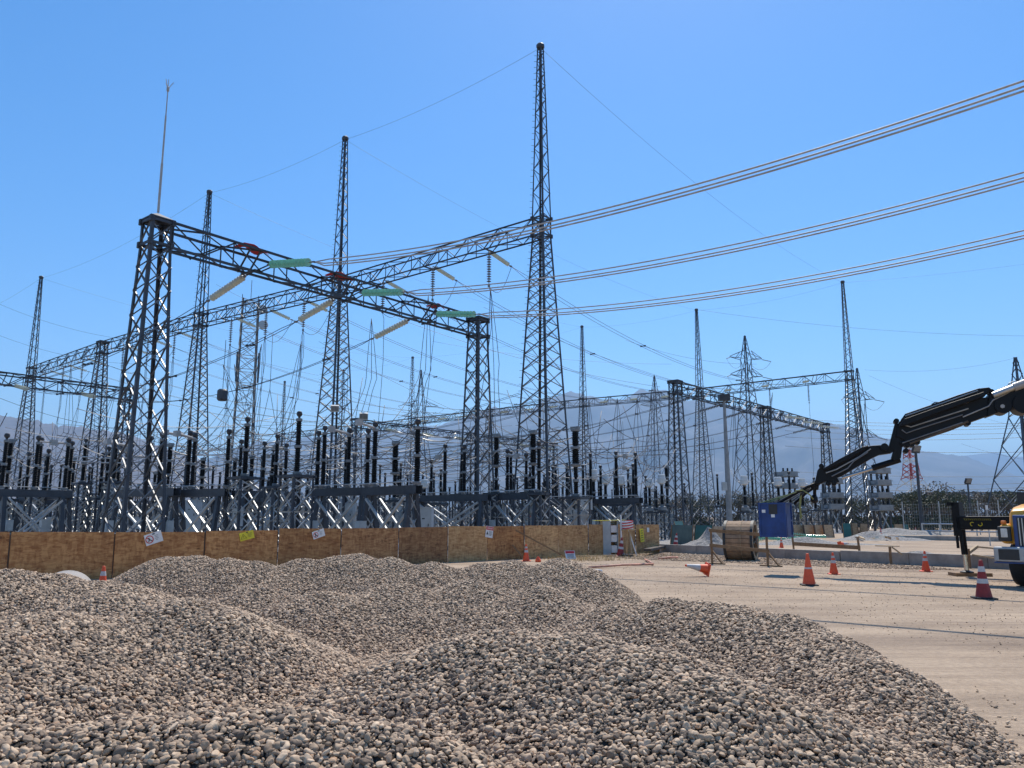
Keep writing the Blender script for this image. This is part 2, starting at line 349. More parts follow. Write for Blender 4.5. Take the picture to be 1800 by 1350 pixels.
def make_tower(label,zb=19.6,hb=1.42,ht=.44,mast=32.0,mt=.16,bh=1.15,name='lattice_tower',loc=(0,0,0),mat_='steel',kx=.56,leg=.12,br=.052,steps=True,group=None,cap_peak=False):
    root=thing(name,label,'tower',loc,YAW,group)
    z1=zb+bh/2
    lv=levels(0,hb,zb-bh/2,ht,kx)
    lvl=lv+[(z1,ht)]
    for ix in (-1,1):
        for iy in (-1,1): lattice_leg_mesh(lvl,ix,iy,leg).build('leg',mat_,root)
    mb=MB(); brace_faces(mb,lv,br); brace_faces(mb,[(zb-bh/2,ht),(z1,ht)],br,hor=1); mb.build('bracing','steel_brace_glint',root)
    # collar where the beam meets the tower: plates and rings
    for z in (zb-bh/2,z1):
        mb=MB()
        for k in range(4):
            c0,s0=[(1,0),(0,1),(-1,0),(0,-1)][k]
            mb.bar((c0*ht-s0*(ht+.08),s0*ht+c0*(ht+.08),z),(c0*ht+s0*(ht+.08),s0*ht-c0*(ht+.08),z),.04,.11)
        mb.bar((-ht,-ht,z),(ht,ht,z),.06,.06); mb.bar((ht,-ht,z+.005),(-ht,ht,z+.005),.06,.06)
        for ix in (-1,1):
            for iy in (-1,1): mb.box((ix*ht,iy*ht,z),(.14,.14,.24))
        mb.build('collar',mat_,root)
    if mast:
        mlv=levels(z1,ht,mast,mt,1.0); mb=MB()
        for ix in (-1,1):
            for iy in (-1,1):
                q=lattice_leg_mesh(mlv,ix,iy,leg*.75); mb.add(q.v,q.f)
        brace_faces(mb,mlv,br*.85,'Z'); mb.build('mast',mat_,root)
        mb=MB(); mb.lathe([(mt*1.5,mast-.05),(mt*1.7,mast),(mt*1.7,mast+.18),(mt*1.3,mast+.26)],n=8); mb.build('mast_cap',mat_,root)
        if steps:
            mb=MB(); z=2
            while z<mast-.5:
                h=np.interp(z,[0,zb-bh/2,z1,mast],[hb,ht,ht,mt]); mb.bar((h,h,z),(h+.12,h+.12,z),.018); z+=.42
            mb.build('climbing_pegs',mat_,root)
    elif cap_peak:
        mb=MB(); e=ht+.03; mb.add([(-e,-e,z1+.13),(e,-e,z1+.13),(e,e,z1+.13),(-e,e,z1+.13),(0,0,z1+.42),(-e,-e,z1+.08),(e,-e,z1+.08),(e,e,z1+.08),(-e,e,z1+.08)],[(0,1,4),(1,2,4),(2,3,4),(3,0,4),(0,5,6,1),(1,6,7,2),(2,7,8,3),(3,8,5,0),(8,7,6,5)]); mb.build('peak_cap',mat_,root)
    else:
        mb=MB(); e=ht+.08; mb.box((0,0,z1+.14),(2*e,2*e,.07)); mb.build('top_plate',mat_,root)
    return root
def make_beam(label,P,Q,w,h,cut=.45,name='lattice_beam',mat_='steel',leg=.08,br=.042,group=None,kx=1.0):
    P=Vector(P); Q=Vector(Q); d=(Q-P); L=d.length-2*cut; d.normalize()
    root=thing(name,label,'beam',P+d*cut,math.atan2(d.y,d.x),group)
    for iy in (-1,1):
        for iz in (-1,1):
            mb=MB(); mb.ang((0,iy*w/2,iz*h/2),(L,iy*w/2,iz*h/2),leg,flip=iy,up=(0,0,-iz)) ; mb.build('chord',mat_,root)
    n=max(4,round(L/(h*kx))); mb=MB()
    for i in range(n):
        x0=L*i/n; x1=L*(i+1)/n; a,b2=(x0,x1) if i%2 else (x1,x0)
        for iy in (-1,1): mb.ang((a,iy*w/2,-h/2),(b2,iy*w/2,h/2),br,up=(0,iy,0))
        for iz in (-1,1): mb.ang((a,-w/2,iz*h/2),(b2,w/2,iz*h/2),br)
        for iy in (-1,1): 
            if i%2==0: mb.ang((x0,iy*w/2,-h/2),(x0,iy*w/2,h/2),br,up=(0,iy,0))
    mb.build('bracing',mat_,root)
    # hanger frames for the three phases
    mb=MB()
    for t in (.2,.5,.8):
        x=L*t; mb.bar((x,-w/2-.1,-h/2-.02),(x,w/2+.1,-h/2-.02),.10,.07); mb.bar((x-.25,-w/2-.02,h/2),(x-.25,w/2+.02,-h/2),.06,.06); mb.bar((x+.25,-w/2-.02,h/2),(x+.25,w/2+.02,-h/2),.06,.06)
    mb.build('hanger',mat_,root)
    return root
def TP(px,py,z): p=atz(px,py,z); return Vector((p.x,p.y,0))
ZR=19.6; ZG=12.7
row1={k:TP(*v,ZR) for k,v in dict(C=(952,400),D=(597,503),E=(353,562),F=(180,612),G=(55,655)).items()}
row2={k:TP(*v,ZR) for k,v in dict(M=(1493,660),L=(1230,690),N=(1025,708),P=(723,741),Q=(600,755)).items()}
row2['O']=(row2['N']+row2['P'])/2; row2['R']=row2['Q']+(row2['Q']-row2['P'])
tlab=dict(C='tallest lattice mast tower, dark steel, in the middle of the picture',D='tall lattice mast tower behind the beam crossing, with a small floodlight box on its leg',
 E='lattice mast tower just right of the big peaked column',F='low lattice tower without mast between the two left mast towers',G='leftmost lattice mast tower, standing before the brown hills')
tw=make_tower(tlab['C'],loc=row1['C'])
T={'C':tw}
for k in 'DEG': T[k]=dup(tw,tlab[k],row1[k])
T['F']=make_tower(tlab['F'],mast=None,loc=row1['F'])
t2=dict(M='tall lattice mast tower left of the black crane boom',L='lattice mast tower behind the left end of the right-hand gantry',N='slim distant lattice mast tower right of the tallest tower',P='distant lattice mast tower seen between the central towers',
 Q='faint lattice mast tower right behind the central mast tower',O='distant lattice tower without mast hidden behind the square column',R='faint lattice mast tower left of the central mast tower')
for k in 'MLNPQR': T[k]=dup(tw,t2[k],row2[k])
T['O']=dup(T['F'],t2['O'],row2['O'])
def up(p,z): return Vector((p.x,p.y,z))
bl={'CD':'long lattice beam from the tallest tower down left to the beam crossing','DE':'lattice beam between the central mast tower and the next mast tower left','EF':'lattice beam passing behind the big peaked column','FG':'leftmost sloping lattice beam beside the brown hills',
 'ML':'lattice beam running left from the tower by the crane boom','LN':'far lattice beam against the blue mountain peaks','NO':'far lattice beam right behind the tallest tower','OP':'far lattice beam just right of the square column','PQ':'far lattice beam left of the square column','QR':'farthest lattice beam behind the central mast tower'}
allp={**row1,**row2}
for k,lb in bl.items(): make_beam(lb,up(allp[k[0]],ZR),up(allp[k[1]],ZR),.85,1.15,cut=.42,kx=1.2)
# portal gantries (lower)
GA=TP(275,412,ZG); GB=TP(840,578,ZG)
def gcol(label,p,peak=False,hb=.84,group=None): return make_tower(label,zb=ZG,hb=hb,ht=.44,mast=None,bh=.95,name='gantry_column',loc=p,kx=.95,leg=.125,br=.052,cap_peak=peak,group=group)
cA=gcol('big near lattice column with peaked cap carrying a tall lightning rod',GA,True,.85)
cB=gcol('square-topped lattice column left of the tallest tower',GB)
GI,GJ,GK=TP(1187,682,ZG),TP(1345,725,ZG),TP(1450,753,ZG)
cI=dup(cB,'flat-topped lattice column at the left end of the right-hand gantry',GI); cJ=dup(cB,'flat-topped lattice column in the middle of the right-hand gantry',GJ); cK=dup(cB,'flat-topped lattice column at the right end of the right-hand gantry',GK)
SH=U*42.5
GH=TP(225,694,ZG); GH0=GH-(GB-GA)
cH=dup(cB,'lattice column half hidden behind the big peaked column',GH); dup(cB,'lattice column of the left gantry, cut by the picture edge',GH0)
GI2,GJ2,GK2=GI+SH,GJ+SH,GK+SH
for p,lb in ((GI2,'far gantry column right of the central mast tower'),(GJ2,'far gantry column behind the square-topped column'),(GK2,'far gantry column right behind the tallest tower')): dup(cB,lb,p)
GA3,GB3=GA-U*42.5,GB-U*42.5
for a,b2,lb in ((GA,GB,'near lattice beam with red cloths from the peaked column down right'),(GI,GJ,'left lattice beam of the right-hand gantry'),(GJ,GK,'right lattice beam of the right-hand gantry'),(GH0,GH,'lattice beam entering at the left edge towards the peaked column'),(GI2,GJ2,'far low lattice beam between the central mast tower and square column'),(GJ2,GK2,'far low lattice beam behind the tallest tower')):
    make_beam(lb,up(a,ZG),up(b2,ZG),.86,.92,cut=.42,leg=.12,br=.065,kx=1.5)
# lightning rod on A
zt=ZG+.95/2+.45
rod=thing('lightning_rod','thin tall lightning rod with forked tip on the peaked column','lightning rod',(GA.x,GA.y,zt))
zr=zat(290,140,GA.y)-zt
mb=MB(); mb.tube([(0,0,0),(0,0,zr*.36),(0,0,zr*.36),(0,0,zr*.72),(0,0,zr*.72),(0,0,zr*.93)],[.05,.05,.036,.036,.024,.02],8); mb.build('rod',"alu_dull",rod)
mb=MB(); mb.lathe([(.05,zr*.91),(.06,zr*.92),(.06,zr*.94),(.03,zr*.945)],n=8)
for a in range(3): 
    t=a*2.1+.4; mb.tube([(0,0,zr*.93),(.2*math.cos(t),.2*math.sin(t),zr*.985)],.014,5)
mb.tube([(0,0,zr*.93),(0,0,zr)],.014,5); mb.build('forked_tip','alu_dull',rod)
# red cloths on beam AB
for (px,py,w_,h_),lb in zip(((440,440,.9,.28),(595,488,.75,.22),(765,543,.4,.14)),('red cloth on the beam nearest the peaked column','red cloth on the beam at the crossing','small red cloth on the beam above the third green string')):
    lo,hi=0,1
    for _ in range(30):
        t=(lo+hi)/2; c=GA.lerp(GB,t); lo,hi=(t,hi) if 900+F*c.x/(c.y*cP+(ZG-EYE)*sP)<px else (lo,t)
    c=GA.lerp(GB,t); c=Vector((c.x,c.y,ZG+.5))-U*.0
    pts=[]; fs=[]; d=(GB-GA).normalized()
    for i in range(9):
        s=i/8; 
        for j,yy in enumerate((-.47,-.15,.15,.47)):
            pts.append(d*((s-.5)*w_*1.4)+U*yy+Vector((0,0,.10+h_*.6*math.exp(-((s-.45)/.22)**2)-(.25*s if j==0 else 0)+.03*math.sin(9*s+j))))
    for i in range(8):
        for j in range(3): k=i*4+j; fs.append((k,k+1,k+5,k+4))
    mb=MB(); mb.add(pts,fs); o=mb.build('red_cloth','red_cloth',fix=False,smooth=True); o.location=c
    sm=o.modifiers.new('s','SOLIDIFY'); sm.thickness=.015; tag(o,lb,'cloth')
# ---------------------------------------------------------------- insulator strings
def string_proto(m,Lm=2.5,n=17,r=.14,label='x',fit='grey_cap',seg=12,name='insulator_string'):
    root=thing(name,label,'insulator string')
    p=Lm/ (n+3); mb=MB()
    for i in range(n):
        z=-(i+1.7)*p; mb.lathe([(.03,z+p*.5),(.045,z+p*.18),(r*.6,z+p*.10),(r,z-p*.06),(r*.97,z-p*.12),(r*.5,z-p*.04),(.03,z-p*.12),(.03,z-p*.5)],n=seg)
    mb.build('disc_stack',m,root,smooth=False)
    mb=MB(); mb.tube([(0,0,0),(0,0,-1.6*p)],.03,6); mb.lathe([(.03,-.1),(.07,-.13),(.07,-.22),(.03,-.25)],n=8); mb.build('end_fitting',fit,root)
    mb=MB(); mb.tube([(0,0,-(n+1.1)*p),(0,0,-Lm)],.03,6); mb.box((0,0,-Lm+.06),(.16,.05,.16)); mb.build('end_fitting',fit,root)
    return root
first={}
def place_string(kind,P,Q,label,group=None):
    """string from P towards Q; returns its end"""
    P=Vector(P); d=(Vector(Q)-P).normalized()
    spec={'green':('glass_green',3.5,13,.18),'white':('glass_pale',3.3,13,.165),'palegreen':('glass_pale',2.5,12,.16),'dark':('porcelain_dark',2.5,12,.16),'far':('glass_pale',2.6,16,.15)}[kind]
    rot=(-d).to_track_quat('Z','Y').to_euler()
    if kind not in first:
        o=string_proto(spec[0],spec[1],spec[2],spec[3],label,seg=14 if kind in('green','white') else 8); first[kind]=o
        o.location=P; o.rotation_euler=rot; tag(o,group=group)
    else:
        o=dup(first[kind],label,P,rot)
        if 'group' in o and not group: del o['group']
        if group: o['group']=group
    return P+d*spec[1]
def cat(P,Q,sag,n=28):
    P=Vector(P); Q=Vector(Q); return [P.lerp(Q,i/n)-Vector((0,0,sag*4*(i/n)*(1-i/n))) for i in range(n+1)]
def wires(name,label,cat_,curves,r,m,group=None,part='wire',spacer=None,n=5):
    root=thing(name,label,cat_,curves[0][0],0,group); o0=Vector(curves[0][0])
    if len(curves)==1:
        bpy.data.objects.remove(root); mb=MB(); mb.tube([Vector(p)-o0 for p in curves[0]],r,n); o=mb.build(name,m,fix=False,smooth=True); o.location=o0; return tag(o,label,cat_,group)
    for c in curves:
        mb=MB(); mb.tube([Vector(p)-o0 for p in c],r,n); mb.build(part,m,root,fix=False,smooth=True)
    if spacer:
        for i in spacer:
            mb=MB(); a=Vector(curves[0][i])-o0; b2=Vector(curves[1][i])-o0; mb.bar(a,b2,.07,.07); mb.box(a,(.12,.12,.12)); mb.box(b2,(.12,.12,.12)); mb.build('spacer',m,root)
    return root
# near gantry: three phases each side
ab=(GB-GA).normalized(); zA=ZG+.28
phn=['highest','middle','lowest']
for i,(pxn,pyn,pxf,pyf,ez) in enumerate(((470,465,435,483,(1800,146)),(632,515,590,526,(1800,307)),(762,552,722,561,(1800,409)))):
    def onbeam(px,side):
        # solve t on beam line whose column is px
        lo,hi=0,1
        for _ in range(40):
            t=(lo+hi)/2; c=GA.lerp(GB,t)+U*side*.5; zc=c.y*cP+(ZG-EYE)*sP; x=900+F*c.x/zc
            if x<px: lo=t
            else: hi=t
        c=GA.lerp(GB,(lo+hi)/2)+U*side*.5; return c
    c=onbeam(pxn,-1); P=Vector((c.x,c.y,zat(pxn,pyn,c.y)))
    far=c-U*42.0; far.z=P.z
    # sag from where the line leaves the picture
    rr=ray(*ez); # find s along c-U*s with column 1800
    lo,hi=0,42
    for _ in range(50):
        s=(lo+hi)/2; q=c-U*s; 
        t=q.y/rr.y
        if rr.x*t>q.x: lo=s
        else: hi=s
    zz=EYE+rr.z*(q.y/rr.y); dz=P.z-zz; T_=s/42; sag=dz/(4*T_*(1-T_))
    sag=max(.4,min(sag,4)); print('phase',i,'sag',round(sag,2),'s',round(s,1),'z',round(zz,2),round(P.z,2))
    pts=cat(P,far,sag,60)
    E=place_string('green',P,pts[5],['large green glass string nearest the peaked column','large green glass string beside the beam crossing','large green glass string at the low end of the near beam'][i])
    k0=6
    a=[p+V*.0+Vector((0,0,.12)) for p in pts[k0:]]; b2=[p+V*.05+Vector((0,0,-.12)) for p in pts[k0:]]; a.insert(0,E); b2.insert(0,E)
    off=.14
    a2=[p+V*off for p in a]; b3=[p-V*off for p in b2]; a2[0]=E; b3[0]=E; c4=[p-V*off-Vector((0,0,.10)) for p in b2]; c4[0]=E
    wires('conductor_bundle','%s bundle of thick grey conductors sweeping off the right edge'%phn[i],'power line',[a2,b3,c4],.026,'alu_dull',n=8,spacer=None)
    # far side
    c=onbeam(pxf,1); P=Vector((c.x,c.y,zat(pxf,pyf,c.y))); far=c+U*41.5; far.z=ZG-.4
    pts=cat(P,far,2.3,40); E=place_string('white',P,pts[3],['pale string below the beam nearest the peaked column','pale string below the beam crossing','pale string at the low end of the near beam'][i])
    E2=place_string('white',far+Vector((0,0,0)),pts[37],['pale string on the left gantry, the leftmost','pale string on the left gantry, the middle one','pale string on the left gantry, nearest the peaked column'][i])
    cs=[]
    for sgn in (-1,1):
        q=[p+V*.2*sgn+Vector((0,0,.06*sgn)) for p in pts[4:36]]; cs.append([E]+q+[E2])
    wires('conductor_bundle','twin dark conductors running left from the %s pale string'%['upper','middle','lower'][i],'power line',cs,.018,'wire_dark',spacer=(4,12,20,28))
    # thin dropper that forks
    dp=pts[5 if i else 9]; top=dp; mid=dp-Vector((0,0,3.0)); eq=dp-Vector((0,0,7.6))
    wires('dropper_cable','forked dropper cable hanging from the %s pale-string conductors'%['upper','middle','lower'][i],'cable',[[top,mid]+[mid.lerp(eq-V*2.2,t)-Vector((0,0,.5*math.sin(math.pi*t))) + V*.35*math.sin(math.pi*t) for t in (.2,.4,.6,.8,1)],[top,mid]+[mid.lerp(eq+V*2.6,t)-Vector((0,0,.8*math.sin(math.pi*t)))-V*.3*math.sin(math.pi*t) for t in (.2,.4,.6,.8,1)]],.014,'wire_dark')
# row 1 <-> row 2 : tension strings and conductors along V, suspension strings with jumpers
bays=[('C','D','M','L'),('D','E','L','N'),('E','F','N','O'),('F','G','O','P')]
bn=['right of the beam crossing','left of the beam crossing','behind the big peaked column','at the far left']
for bi,(a,b2,c_,d_) in enumerate(bays):
    for j,t in enumerate((.24,.5,.76)):
        P=row1[a].lerp(row1[b2],t)+V*.45; P.z=ZR-.35; Q=row2[c_].lerp(row2[d_],t)-V*.45; Q.z=ZR-.2
        pts=cat(P,Q,3.4,44); w3=['right','middle','left'][j]
        E=place_string('palegreen',P,pts[3],'%s slanting glass string under the high beam %s'%(w3,bn[bi]))
        E2=place_string('far',Q,pts[41],'far pale string on the distant beam row','group' and None) if False else place_string('far',Q,pts[41],'pale tension string on the distant high beam row','far strings on the distant beams')
        q1=[E]+[p+U*.2 for p in pts[3:42]]+[E2]; q2=[E]+[p-U*.2 for p in pts[3:42]]+[E2]
        wires('conductor_bundle','high span of twin conductors from the %s string %s'%(w3,bn[bi]),'power line',[q1,q2],.016,'wire_dark',spacer=(12,26))
        # suspension string and droppers
        Ps=row1[a].lerp(row1[b2],t-.03)-V*.2; Ps.z=ZR-.62
        Es=place_string('dark',Ps,Ps-Vector((0,0,1)),'%s vertical ribbed string hanging from the high beam %s'%(w3,bn[bi]))
        cl=E-Vector((0,0,.05)); jum=[cl.lerp(Es,s)-Vector((0,0,1.0*math.sin(math.pi*s))) for s in [k/10 for k in range(11)]]
        cs=[jum]
        foot=Es+V*(-1.5+.8*j)-Vector((0,0,11.0)); foot.z=5.2
        for w in range(1 if bi==0 else 3):
            off=U*(.22*(w-1))
            k1=Es-Vector((0,0,2+2.5*R.random()))+off
            l1=[Es,Es-Vector((0,0,.5))+off*.8,k1]; tgt=foot+off*4+V*(w-1)*1.2
            l1+= [k1.lerp(tgt,s)-Vector((0,0,1.0*math.sin(math.pi*s)*.5)) for s in (.25,.5,.75,1)]
            cs.append(l1)
        wires('jumper_cable','jumper and droppers below the %s vertical string %s'%(w3,bn[bi]),'cable',cs,.018,'wire_dark')
# a busbar of strung conductors along U at gantry height, right side to far gantry
for gi,(p0,p1) in enumerate(((GI,GJ),(GJ,GK))):
    for j,t in enumerate((.2,.5,.8)):
        c=p0.lerp(p1,t)+U*.5; P=up(c,ZG-.3); Q=up(c+SH-U*1.0,ZG-.3); pts=cat(P,Q,2.2,36)
        E=place_string('dark',P,pts[3],'%s pale string slanting left from the %s beam of the right-hand gantry'%(['left','middle','right'][j],['left','right'][gi]))
        E2=place_string('far',Q,pts[33],'pale string pulling right from the far low gantry','far strings on the low gantry')
        cs=[[E]+[p+V*o for p in pts[3:34]]+[E2] for o in (-.2,.2)]
        wires('conductor_bundle','%s twin conductors crossing before the blue mountain from the %s beam'%(['near','middle','far'][j],['left','right'][gi]),'power line',cs,.019,'wire_dark',spacer=(3,8,14,20,26))
        # the same phases continue right
        P=up(c-U*1.0,ZG-.1); Q=up(c-U*43,ZG); pts=cat(P,Q,2.0,30)
        if gi==1:
            E=place_string('far',P,pts[3],'pale string on the outer side of the right-hand gantry','outer strings on the right-hand gantry')
        d=p0.lerp(p1,t)+U*(8+4*j)
        z0=ZG-1.9; top=up(d,z0)
        wires('dropper_cable','thin droppers hanging in front of the blue mountain','cable',[[top+V*o,up(d,8.5)+V*o*1.5,up(d,6)+V*(o*3)+U*.4,up(d,4.6)+V*(o*4)+U*1.2] for o in (-.25,.25)],.015,'wire_dark','thin droppers before the mountain')
for j,t in enumerate((.25,.5,.75)):   # row 2 beam ML: flat strings and vertical strings with droppers
    P=row2['M'].lerp(row2['L'],t)-V*.2; P.z=ZR-.62
    E=place_string('dark',P,P-Vector((0,0,1)),'%s vertical string under the beam left of the crane tower'%['right','middle','left'][j])
    wires('dropper_cable','%s long dropper under the beam left of the crane tower'%['right','middle','left'][j],'cable',[[E,up(E,12),up(E,8)+V*.2,up(E,5)-V*1.0]],.022,'wire_dark')
# earth wires between mast tips
def tip(k): 
    p=(row1|row2)[k]; return up(p,32.0)
MN=dict(C='tallest mast',D='central mast',E='mast right of the peaked column',G='leftmost mast',M='mast left of the boom',L='mast behind the right gantry',N='slim mast beyond',P='distant centre mast',Q='faint mast behind',R='faintest mast')
for a,b2,s in (('C','D',.5),('D','E',.5),('E','G',1.0),('C','M',1.6),('D','L',1.6),('E','N',1.6),('G','P',2.),('M','L',.6),('L','N',.6),('N','P',1.),('P','Q',.5),('Q','R',.5)):
    wires('earth_wire','earth wire from the %s to the %s'%(MN[a],MN[b2]),'wire',[cat(tip(a),tip(b2),s,24)],.009,'wire_dark','earth wires between mast tips')
wires('earth_wire','hair-thin earth wire leaving the leftmost mast to the left edge','wire',[cat(tip('G'),tip('G')+U*40,1,10)],.009,'wire_dark','earth wires between mast tips')
wires('earth_wire','earth wire leaving the mast by the boom rightwards','wire',[cat(tip('M'),tip('M')+Vector((40,-25,0)),1,10)],.009,'wire_dark','earth wires between mast tips')
mat('rack_grey',(.26,.27,.275),.6,0,.15,2)
# ---------------------------------------------------------------- switchyard equipment
ins_cache={}
def ins_mesh(h,r,bulge=0,m='black_porcelain'):
    key=(round(h,1),round(r,3),bulge,m)
    if key in ins_cache: return ins_cache[key]
    mb=MB(); prof=[]; n=int(h/.085); half=h/2
    for i in range(n):
        z=(i+.3)*h/n; k=r*(1+bulge*max(0,math.sin(math.pi*(z/h-.45)/.55)) if z>h*.45 else r and 1) if bulge else r
        if bulge and z<=h*.45: k=r*.8
        k*=1-.12*z/h
        if abs(z-h*.5)<.07: k*=.6
        prof+= [(k*.72,z),(k,z+.018),(k*.72,z+.05)]
    mb.lathe(prof,n=10); me=mb.mesh('insulator',m,False); ins_cache[key]=me; return me
def add_ins(root,x,y,z,h,r=.13,bulge=0,cap=True,head=None):
    r*=.88; o=bpy.data.objects.new('insulator',ins_mesh(h,r,bulge)); COL.objects.link(o); o.parent=root; o.location=(x,y,z)
    key=('fl',round(h,1),round(r,2),head)
    if key not in ins_cache:
        mb=MB(); mb.lathe([(r*1.15,-.06),(r*1.25,0),(r*1.25,.05),(r*.9,.07)],n=10); mb.lathe([(r*1.05,h*.5-.06),(r*1.12,h*.5-.05),(r*1.12,h*.5+.05),(r*1.05,h*.5+.06)],n=10)
        mb.lathe([(r*.9,h-.04),(r*.95,h),(r*.95,h+.07),(r*.5,h+.09)],n=10)
        ins_cache[key]=mb.mesh('flange','grey_cap')
    f=bpy.data.objects.new('flange',ins_cache[key]); COL.objects.link(f); f.parent=o
    if head=='ball':
        if 'ball' not in ins_cache:
            mb=MB(); mb.lathe([(.05,0),(.05,.10),(.10,.14),(.13,.22),(.10,.31),(.04,.34)],n=10); ins_cache['ball']=mb.mesh('terminal','wire_dark')
        t=bpy.data.objects.new('terminal',ins_cache['ball']); COL.objects.link(t); t.parent=o; t.location=(0,0,h+.05)
    return o
def disconnector(label,pl,Dl,pr,Dr,zt,posts,arms=(),near=True,depth=.9,group=None,legs=None):
    a=gx(pl,Dl); b2=gx(pr,Dr); d=b2-a; L=d.length; yaw=math.atan2(d.y,d.x)
    root=thing('disconnector_switch',label,'disconnector',a,yaw,group)
    mb=MB(); 
    for y in (-.16,.16):
        mb.box((L/2,y,zt-.17),(L+.3,.02,.34)); mb.box((L/2,y-.04*(1 if y<0 else -1)*-1,zt-.01),(L+.3,.12,.02)); mb.box((L/2,y-.04*(1 if y<0 else -1)*-1,zt-.33),(L+.3,.12,.02))
    for k in range(int(L/.9)+1): mb.box((min(L,k*.9),0,zt-.17),(.05,.30,.28))
    mb.build('support_beam','steel',root)
    mb=MB(); mb.tube([(-.1,-.30,zt+.14),(L+.1,-.30,zt+.14)],.025,6)
    for k in range(int(L/1.2)+1): mb.tube([(k*1.2,-.30,zt+.14),(k*1.2,-.16,zt)],.018,5)
    mb.build('drive_rod','steel_light',root)
    xs=legs or (.25,L-.25)
    for x in xs:
        for y in (-depth/2,depth/2):
            mb=MB(); mb.bar((x,y*.95,0),(x,y*.35,zt-.34),.17,.17); mb.box((x,y*.95,.02),(.34,.34,.04)); mb.build('leg','steel',root)
        mb=MB(); n=3
        for i in range(n):
            z0=.1+(zt-.5)*i/n; z1=.1+(zt-.5)*(i+1)/n; f0=.95-.6*z0/zt; f1=.95-.6*z1/zt
            mb.ang((x,-depth/2*f0,z0),(x,depth/2*f1,z1),.06,up=(1,0,0)); mb.ang((x+.03,depth/2*f0,z0),(x+.03,-depth/2*f1,z1),.06,up=(1,0,0))
        mb.build('brace','steel_light',root)  # pale steel paints the sun glint on these diagonals
    if near:
        mb=MB(); 
        for x0,x1 in zip(xs[:-1],xs[1:]):
            for y in (-.34,.34):
                mb.ang((x0+.1,y,.15),(x1-.1,y,zt-.45),.09,up=(0,1,0)); mb.ang((x1-.1,y+.04,.15),(x0+.1,y+.04,zt-.45),.09,up=(0,1,0))
        mb.build('cross_brace','steel_light',root)  # sunlit look of the diagonals put into the pale colour
    pts=[]
    for t,h,r in posts:
        x=t*L; add_ins(root,x,0,zt+.08,h,r,head='ball'); pts.append((x,zt+.08+h))
    for i,j,op in arms:
        x0,z0=pts[i]; x1,z1=pts[j]; z=max(z0,z1)+.05; mb=MB()
        if op==0:
            mb.tube([(x0,0,z0+.1),((x0+x1)/2,0,(z0+z1)/2+.1)],.055,8); mb.tube([((x0+x1)/2,0,(z0+z1)/2+.1),(x1,0,z1+.1)],.04,8); mb.box(((x0+x1)/2,0,(z0+z1)/2+.1),(.3,.22,.26))
        else: mb.tube([(x0,0,z0+.1),(x0+(x1-x0)*.25,-1.3,z0+.18)],.055,8); mb.box((x0+(x1-x0)*.25,-1.3,z0+.18),(.26,.2,.24))
        mb.build('switch_arm','alu_dull',root)
    # mechanism box
    mb=MB(); mb.box((xs[0]+.35,-depth/2-.22,1.15),(.42,.3,.6)); mb.box((xs[0]+.35,-depth/2-.38,1.15),(.34,.02,.5)); mb.build('mechanism_box','cabinet_grey',root)
    return root
def stand_mesh(zt,s,m='steel',platform=True):
    key=('st',round(zt,1),s)
    if key in ins_cache: return ins_cache[key]
    legs=[]
    for ix in (-1,1):
        for iy in (-1,1): 
            q=lattice_leg_mesh([(0,s/2),(zt-.08,s/2)],ix,iy,.10); legs.append(q.mesh('leg','steel'))
    br=MB(); lv=levels(0,s/2,zt-.1,s/2,.9); brace_faces(br,lv,.055,'X',hor=2)
    pf=MB(); 
    for k in (-1,1): pf.box((0,k*s/2,zt-.05),(s+.2,.10,.10)); pf.box((k*s/2,0,zt-.051),(.10,s-.12,.098))
    pf.box((0,0,zt+.015),(s*.7,s*.7,.03))
    ins_cache[key]=(legs,br.mesh('bracing','steel_light'),pf.mesh('platform','steel')); return ins_cache[key]  # stand bracing in pale steel: glint of the sun painted in
def add_stand(root,zt,s):
    legs,br,pf=stand_mesh(zt,s)
    for n_,me in [('leg',x) for x in legs]+[('bracing',br),('platform',pf)]:
        o=bpy.data.objects.new(n_,me); COL.objects.link(o); o.parent=root
def post(label,px,D,zt,h,r=.14,s=.75,kind='post',group=None,cat_='insulator post',yaw=YAW):
    p=gx(px,D) if not isinstance(px,Vector) else px
    nm={'post':'insulator_post','ct':'current_transformer','cb':'circuit_breaker'}[kind]
    root=thing(nm,label,cat_,p,yaw,group); add_stand(root,round(zt,1),s); zt=round(zt,1)+.09
    if kind=='ct':
        add_ins(root,0,0,zt+.35,h,r); mb=MB(); mb.lathe([(.22,zt-.05),(.30,zt),(.30,zt+.25),(.18,zt+.32)],n=12); mb.build('base_tank','grey_cap',root)
        z=zt+.35+h+.05; mb=MB(); mb.lathe([(.13,z),(.30,z+.08),(.31,z+.42),(.27,z+.47),(.27,z+.66),(.22,z+.72)],n=16)
        mb.tube([(-.48,0,z+.25),(.48,0,z+.25)],.05,8); mb.build('head','white_head',root,smooth=False)
    elif kind=='cb':
        add_ins(root,0,0,zt,h*.45,r*.85); add_ins(root,0,0,zt+h*.45+.05,h*.55,r*1.3,0); mb=MB(); mb.box((0,-.35,zt-1.1),(.55,.4,.8)); mb.box((0,-.56,zt-1.1),(.45,.02,.68)); mb.build('drive_box','cabinet_grey',root)
        mb=MB(); mb.box((0,0,zt+h+.16),(.42,.2,.14)); mb.build('terminal_plate','grey_cap',root)
    else: add_ins(root,0,0,zt,h,r,head='ball')
    return root
hz=lambda py,D: zat(900,py,D)
Lf='front row'
